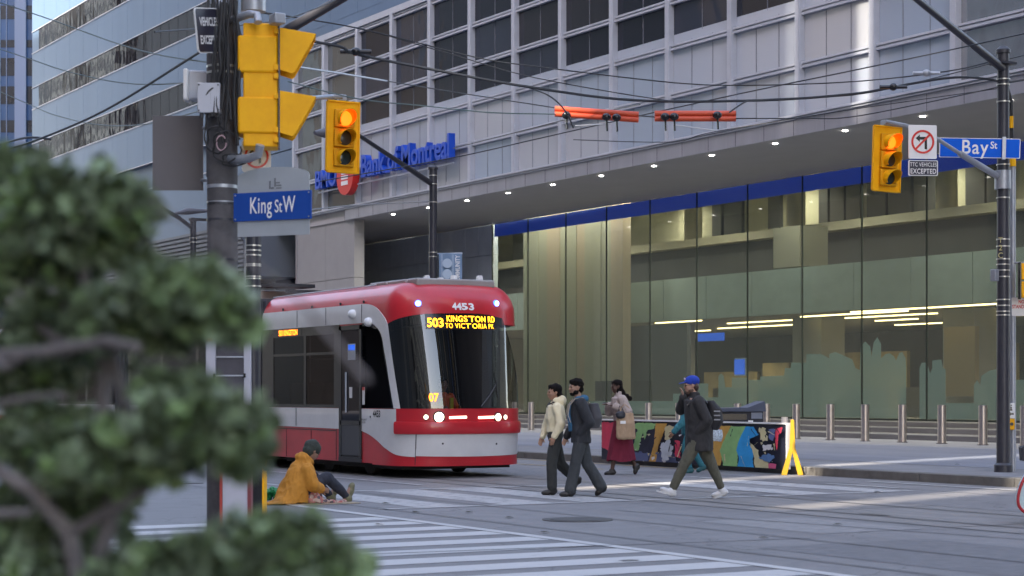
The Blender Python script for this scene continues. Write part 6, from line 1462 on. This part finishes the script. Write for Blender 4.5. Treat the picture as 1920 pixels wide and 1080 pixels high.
for y, el in ((-.18, (.14, -.24, .24)), (.18, (.18, .24, .24))): limb(t, [(.09, y*.95, .44), el, Vector(el).lerp(Vector((.32, y*.6, .18)), .85)], [.095, .085, .062], 14)
t.ell((.12, 0, .57), (.11, .12, .075), rotm(0, .5)); t.ell((.19, 0, .545), (.085, .10, .06), rotm(0, .7))
t.rings([((-.17, -.05, .012), .26, .20), ((-.14, -.04, .05), .18, .18), ((-.06, 0, .16), .12, .16)], 24); t.ell((-.33, -.05, .02), (.12, .10, .022))
remeshed(t, 'mustard_coat', MUS, b6, .011, 2, .026, 7, (1, 1, .5), seed=9)
t = MB(); t.ell(hd+mt.to_3x3() @ Vector((-.02, 0, .045)), (.118, .10, .105), mt); t.ell(hd+mt.to_3x3() @ Vector((-.05, 0, -.02)), (.08, .09, .08), mt); remeshed(t, 'knitted_hat', FAB('hat_green', (.035, .042, .035)), b6, .009, 1, .008, 16)
t = MB()
for y, kn, an in ((-.10, (.42, -.06, .33), (.68, -.05, .09)), (.10, (.34, .20, .34), (.58, .22, .09))): limb(t, [(.02, y, .11), kn, Vector(kn).lerp(Vector(an), .5), an], [.10, .078, .065, .055], 14)
t.ell((0, 0, .10), (.13, .17, .09)); remeshed(t, 'dark_trousers', FAB('trouser_blueblack', (.025, .028, .042)), b6, .011, 2, .012, 10)
for an, toe in (((.70, -.05, .06), (.80, -.02, .25)), ((.60, .22, .06), (.70, .24, .23))):
    t = MB(); shoe(t, an, toe, .05); remeshed(t, 'boot', M('boot_tan', (.16, .15, .085), .7, 0, .2, 20), b6, .007, 1)
PAT = bpy.data.materials.new('patterned_blanket'); PAT.use_nodes = True; nt = PAT.node_tree; v_ = nt.nodes.new('ShaderNodeTexVoronoi'); v_.inputs['Scale'].default_value = 22; rp = nt.nodes.new('ShaderNodeValToRGB')
e = rp.color_ramp.elements; e[0].color = (.42, .13, .10, 1); e[1].color = (.05, .04, .05, 1); e[1].position = .8
for pos, c in ((.3, (.45, .30, .24)), (.5, (.10, .07, .08)), (.65, (.40, .12, .12))): q = e.new(pos); q.color = (*c, 1)
geo = nt.nodes.new('ShaderNodeNewGeometry'); nt.links.new(geo.outputs['Position'], v_.inputs['Vector']); nt.links.new(v_.outputs['Color'], rp.inputs[0]); nt.links.new(rp.outputs[0], nt.nodes['Principled BSDF'].inputs['Base Color']); rp.color_ramp.interpolation = 'CONSTANT'
bl = empty('blanket', loc6, 'pink patterned blanket bunched over the lap of the seated person', 'blanket', None, R6)
t = MB(); t.rings([((.22, -.06, .02), .17, .24), ((.22, -.06, .13), .13, .20), ((.24, -.04, .27), .08, .14)], 22); t.ell((.50, -.14, .02), (.22, .09, .035)); t.ell((.38, -.2, .03), (.12, .08, .05)); remeshed(t, 'blanket_cloth', PAT, bl, .011, 1, .035, 12, (1, 1, .6))
cm = MB(); cm.box((-.25, -.36, .003), (.82, .36, .013)); o = cm.build('cardboard_mat', M('cardboard', (.36, .30, .22), .85, 0, .1, 4), None); o.location = loc6; o.rotation_euler = (0, 0, R6); tag(o, 'flat cardboard sheet under the seated person', 'cardboard')
gb = MB(); random.seed(11)
for k in range(9): gb.ell((random.uniform(-.14, .14), random.uniform(-.1, .1), random.uniform(.03, .14)), (random.uniform(.05, .10), random.uniform(.05, .09), random.uniform(.04, .07)))
o = remeshed(gb, 'plastic_bag', M('bag_green', (.012, .24, .07), .35, 0, .2, 20), None, .01, 0, .035, 12, (1, 1, 1)); o.location = onG(513, 938); tag(o, 'crumpled green plastic bag beside the seated person', 'bag')
# driver
loc7 = Vector((XC-.42, YC+.12, .40))
p7_ = dict(loc=loc7, rz=0, seed=7, skin=('driver', (.26, .15, .11)), label='driver in an orange safety vest seated behind the streetcar windshield', head=(.02, 0, 1.27), neck=(-.02, 0, 1.12), hip=(-.08, 0, .56),
  legs={1: ((.32, .12, .60), (.36, .12, .16), (.5, .12, .10)), -1: ((.32, -.12, .60), (.36, -.12, .16), (.5, -.12, .10))},
  arms={1: ((-.02, .18, 1.04), (.08, .25, .82), (.32, .16, .84), (1, 0, 0)), -1: ((-.02, -.18, 1.04), (.08, -.25, .82), (.32, -.16, .84), (1, 0, 0))},
  trouser=(CHAR, (.10, .08, .07, .06)), shoes=(SHB,), top=dict(name='orange_vest', mat=M('vest_orange', (.75, .12, .015), .6), low=.54, hem=(.17, .14), waist=(.18, .15), chest=(.19, .14), sleeve=(.075, .07, .05), wr=.01))
b7, hd, mt = person(p7_); hair_cap(b7, hd, mt)
mb = MB()
for y in (-.11, .11): mb.box((.115, y-.03, .62), (.165, y+.03, 1.02))
mb.build('vest_stripes', M('vest_yellow', (.6, .6, .05), .5), b7, local=True)
ds = MB(); ds.box((-.30, -.25, 0), (.12, .25, .46)); ds.box((-.36, -.25, .46), (-.24, .25, 1.1)); ds.build('driver_seat', TDK, tram, bevel=.04, xf=Matrix.Translation(loc7))

# ------------------------------------------------------------------ foreground shrub
LEAF = bpy.data.materials.new('leaf'); LEAF.use_nodes = True; nt = LEAF.node_tree; b = nt.nodes['Principled BSDF']
oi = nt.nodes.new('ShaderNodeNewGeometry'); rp = nt.nodes.new('ShaderNodeValToRGB'); e = rp.color_ramp.elements
e[0].color = (.065, .09, .045, 1); e[1].color = (.32, .40, .28, 1)
for pos, c in ((.35, (.11, .15, .075)), (.55, (.15, .19, .125)), (.8, (.16, .25, .08))): q = e.new(pos); q.color = (*c, 1)
nt.links.new(oi.outputs['Random Per Island'], rp.inputs[0]); nt.links.new(rp.outputs[0], b.inputs['Base Color']); b.inputs['Roughness'].default_value = .5
b.inputs['Subsurface Weight'].default_value = 0
BARK = M('branch_bark', (.17, .15, .145), .8, 0, .3, 25, .002, 80)
shrub = empty('clipped_shrub', (0, 0, 0), 'blurred dark green cloud pruned shrub filling the lower left foreground', 'shrub')
ZS = 2.6; q = atZ(60, 738, ZS); shrub.location = (q.x, q.y, 0)
random.seed(21)
clumps = [  # px, py, rx, ry, Z, n
 (120, 395, 175, 95, 2.7, 520), (235, 380, 60, 55, 2.6, 160), (20, 330, 70, 50, 2.8, 120), (60, 470, 140, 90, 2.8, 380), (210, 455, 70, 55, 2.7, 170),
 (340, 545, 125, 62, 2.5, 420), (420, 590, 62, 55, 2.5, 190), (250, 600, 120, 70, 2.6, 330), (120, 610, 110, 80, 2.8, 260), (40, 690, 110, 70, 2.9, 200),
 (370, 790, 120, 75, 2.4, 430), (450, 830, 60, 60, 2.4, 190), (250, 850, 110, 70, 2.5, 330), (330, 740, 80, 40, 2.45, 170), (120, 830, 130, 85, 2.7, 360), (100, 960, 150, 110, 2.8, 480), (180, 890, 90, 60, 2.6, 200), (50, 1060, 120, 70, 2.7, 260),
 (480, 1040, 115, 62, 2.3, 420), (600, 1055, 80, 60, 2.3, 260), (340, 1060, 110, 55, 2.35, 300), (545, 1000, 60, 35, 2.3, 130), (250, 1085, 90, 45, 2.4, 180), (490, 1095, 180, 40, 2.3, 300)]
for (cx, cy, rx, ry, Z, n) in clumps:
    mb = MB(); c = atZ(cx, cy, Z); k = Z/F*.87
    for _ in range(int(n*.72)):
        while True:
            d = Vector((random.uniform(-1, 1), random.uniform(-1, 1), random.uniform(-1, 1)))
            if .2 < d.length < 1: break
        if random.random() < .10: d = d.normalized()*random.uniform(1.0, 1.28)
        lump = 1.0+.6*noise.noise(Vector((d.x*2.2+cx*.1, d.y*2.2, d.z*2.2+cy*.1)))
        p = c+(RV*(d.x*rx*k)+UP*(d.z*ry*k)+VV*(d.y*max(rx, ry)*.8*k))*lump
        s = random.uniform(.009, .026); nrm = (d+Vector((random.gauss(0, .5), random.gauss(0, .5), random.gauss(0, .5)+.4))).normalized()
        a = nrm.orthogonal().normalized(); b_ = nrm.cross(a); an = random.uniform(0, 6.28); u = a*cos(an)+b_*sin(an); v = nrm.cross(u)
        pts = []; m_ = 9
        for q in range(m_):
            th = 2*pi*q/m_; rr = s*(1+.22*(q % 2)); pts.append(p+(u*cos(th)+v*sin(th)*.8)*rr+nrm*(.35*s*(1 if q % 2 else -.4)))
        mb.add([p-nrm*s*.25]+pts, [(0, 1+q, 1+(q+1) % m_) for q in range(m_)])
    o = mb.build('leaf_clump', LEAF, shrub, smooth=0)
def br_(pts, r0, r1):
    P = [atZ(x, y, Z) for x, y, Z in pts]; n = len(P); MB().tube(P, [.72*(r0+(r1-r0)*i/(n-1)) for i in range(n)], 9).build('branch', BARK, shrub)
br_([(-60, 600, 2.9), (60, 600, 2.8), (110, 640, 2.7), (180, 655, 2.6), (250, 650, 2.55)], .014, .007)
br_([(-40, 670, 2.6), (80, 660, 2.5), (200, 640, 2.45), (260, 652, 2.4)], .013, .009)
br_([(-40, 860, 2.6), (60, 920, 2.6), (130, 1000, 2.6), (150, 1100, 2.6)], .014, .018); br_([(-20, 760, 2.6), (60, 745, 2.55), (120, 740, 2.5)], .008, .006)
br_([(-40, 965, 2.45), (60, 960, 2.45)], .010, .006); br_([(180, 560, 2.7), (240, 780, 2.6), (200, 1000, 2.6), (160, 1150, 2.6)], .010, .02); br_([(130, 1000, 2.6), (300, 900, 2.5), (380, 820, 2.4)], .012, .006)
br_([(60, 360, 2.8), (150, 480, 2.75), (200, 700, 2.65), (180, 900, 2.6)], .008, .014); br_([(160, 1100, 2.6), (350, 1090, 2.4), (520, 1060, 2.3)], .014, .007); br_([(-30, 660, 2.35), (10, 690, 2.33), (60, 655, 2.3)], .007, .005)
q = atZ(160, 1150, 2.6); MB().tube([q, Vector((q.x, q.y, .5)), Vector((q.x, q.y, 0))], [.022, .03, .04], 10).build('trunk', BARK, shrub)
MB().tube([atZ(290, 385, 1.9), atZ(430, 460, 1.85), atZ(560, 560, 1.8), atZ(690, 715, 1.75)], [.0015, .002, .0025, .0035], 8).build('twig', BARK, shrub)

random.seed(5)
for (cx, cy, rx, ry, Z, n) in clumps[:20]:
    for _ in range(2):
        a = random.uniform(0, 6.28); x0, y0 = cx+random.uniform(-.2, .2)*rx, cy+.5*ry
        br_([(x0, y0, Z), (x0+cos(a)*rx*.5+8, y0-ry*.5, Z-.02), (x0+cos(a)*rx*1.05, y0-ry*(.5+.8*abs(sin(a))), Z-.04)], .004, .0022)
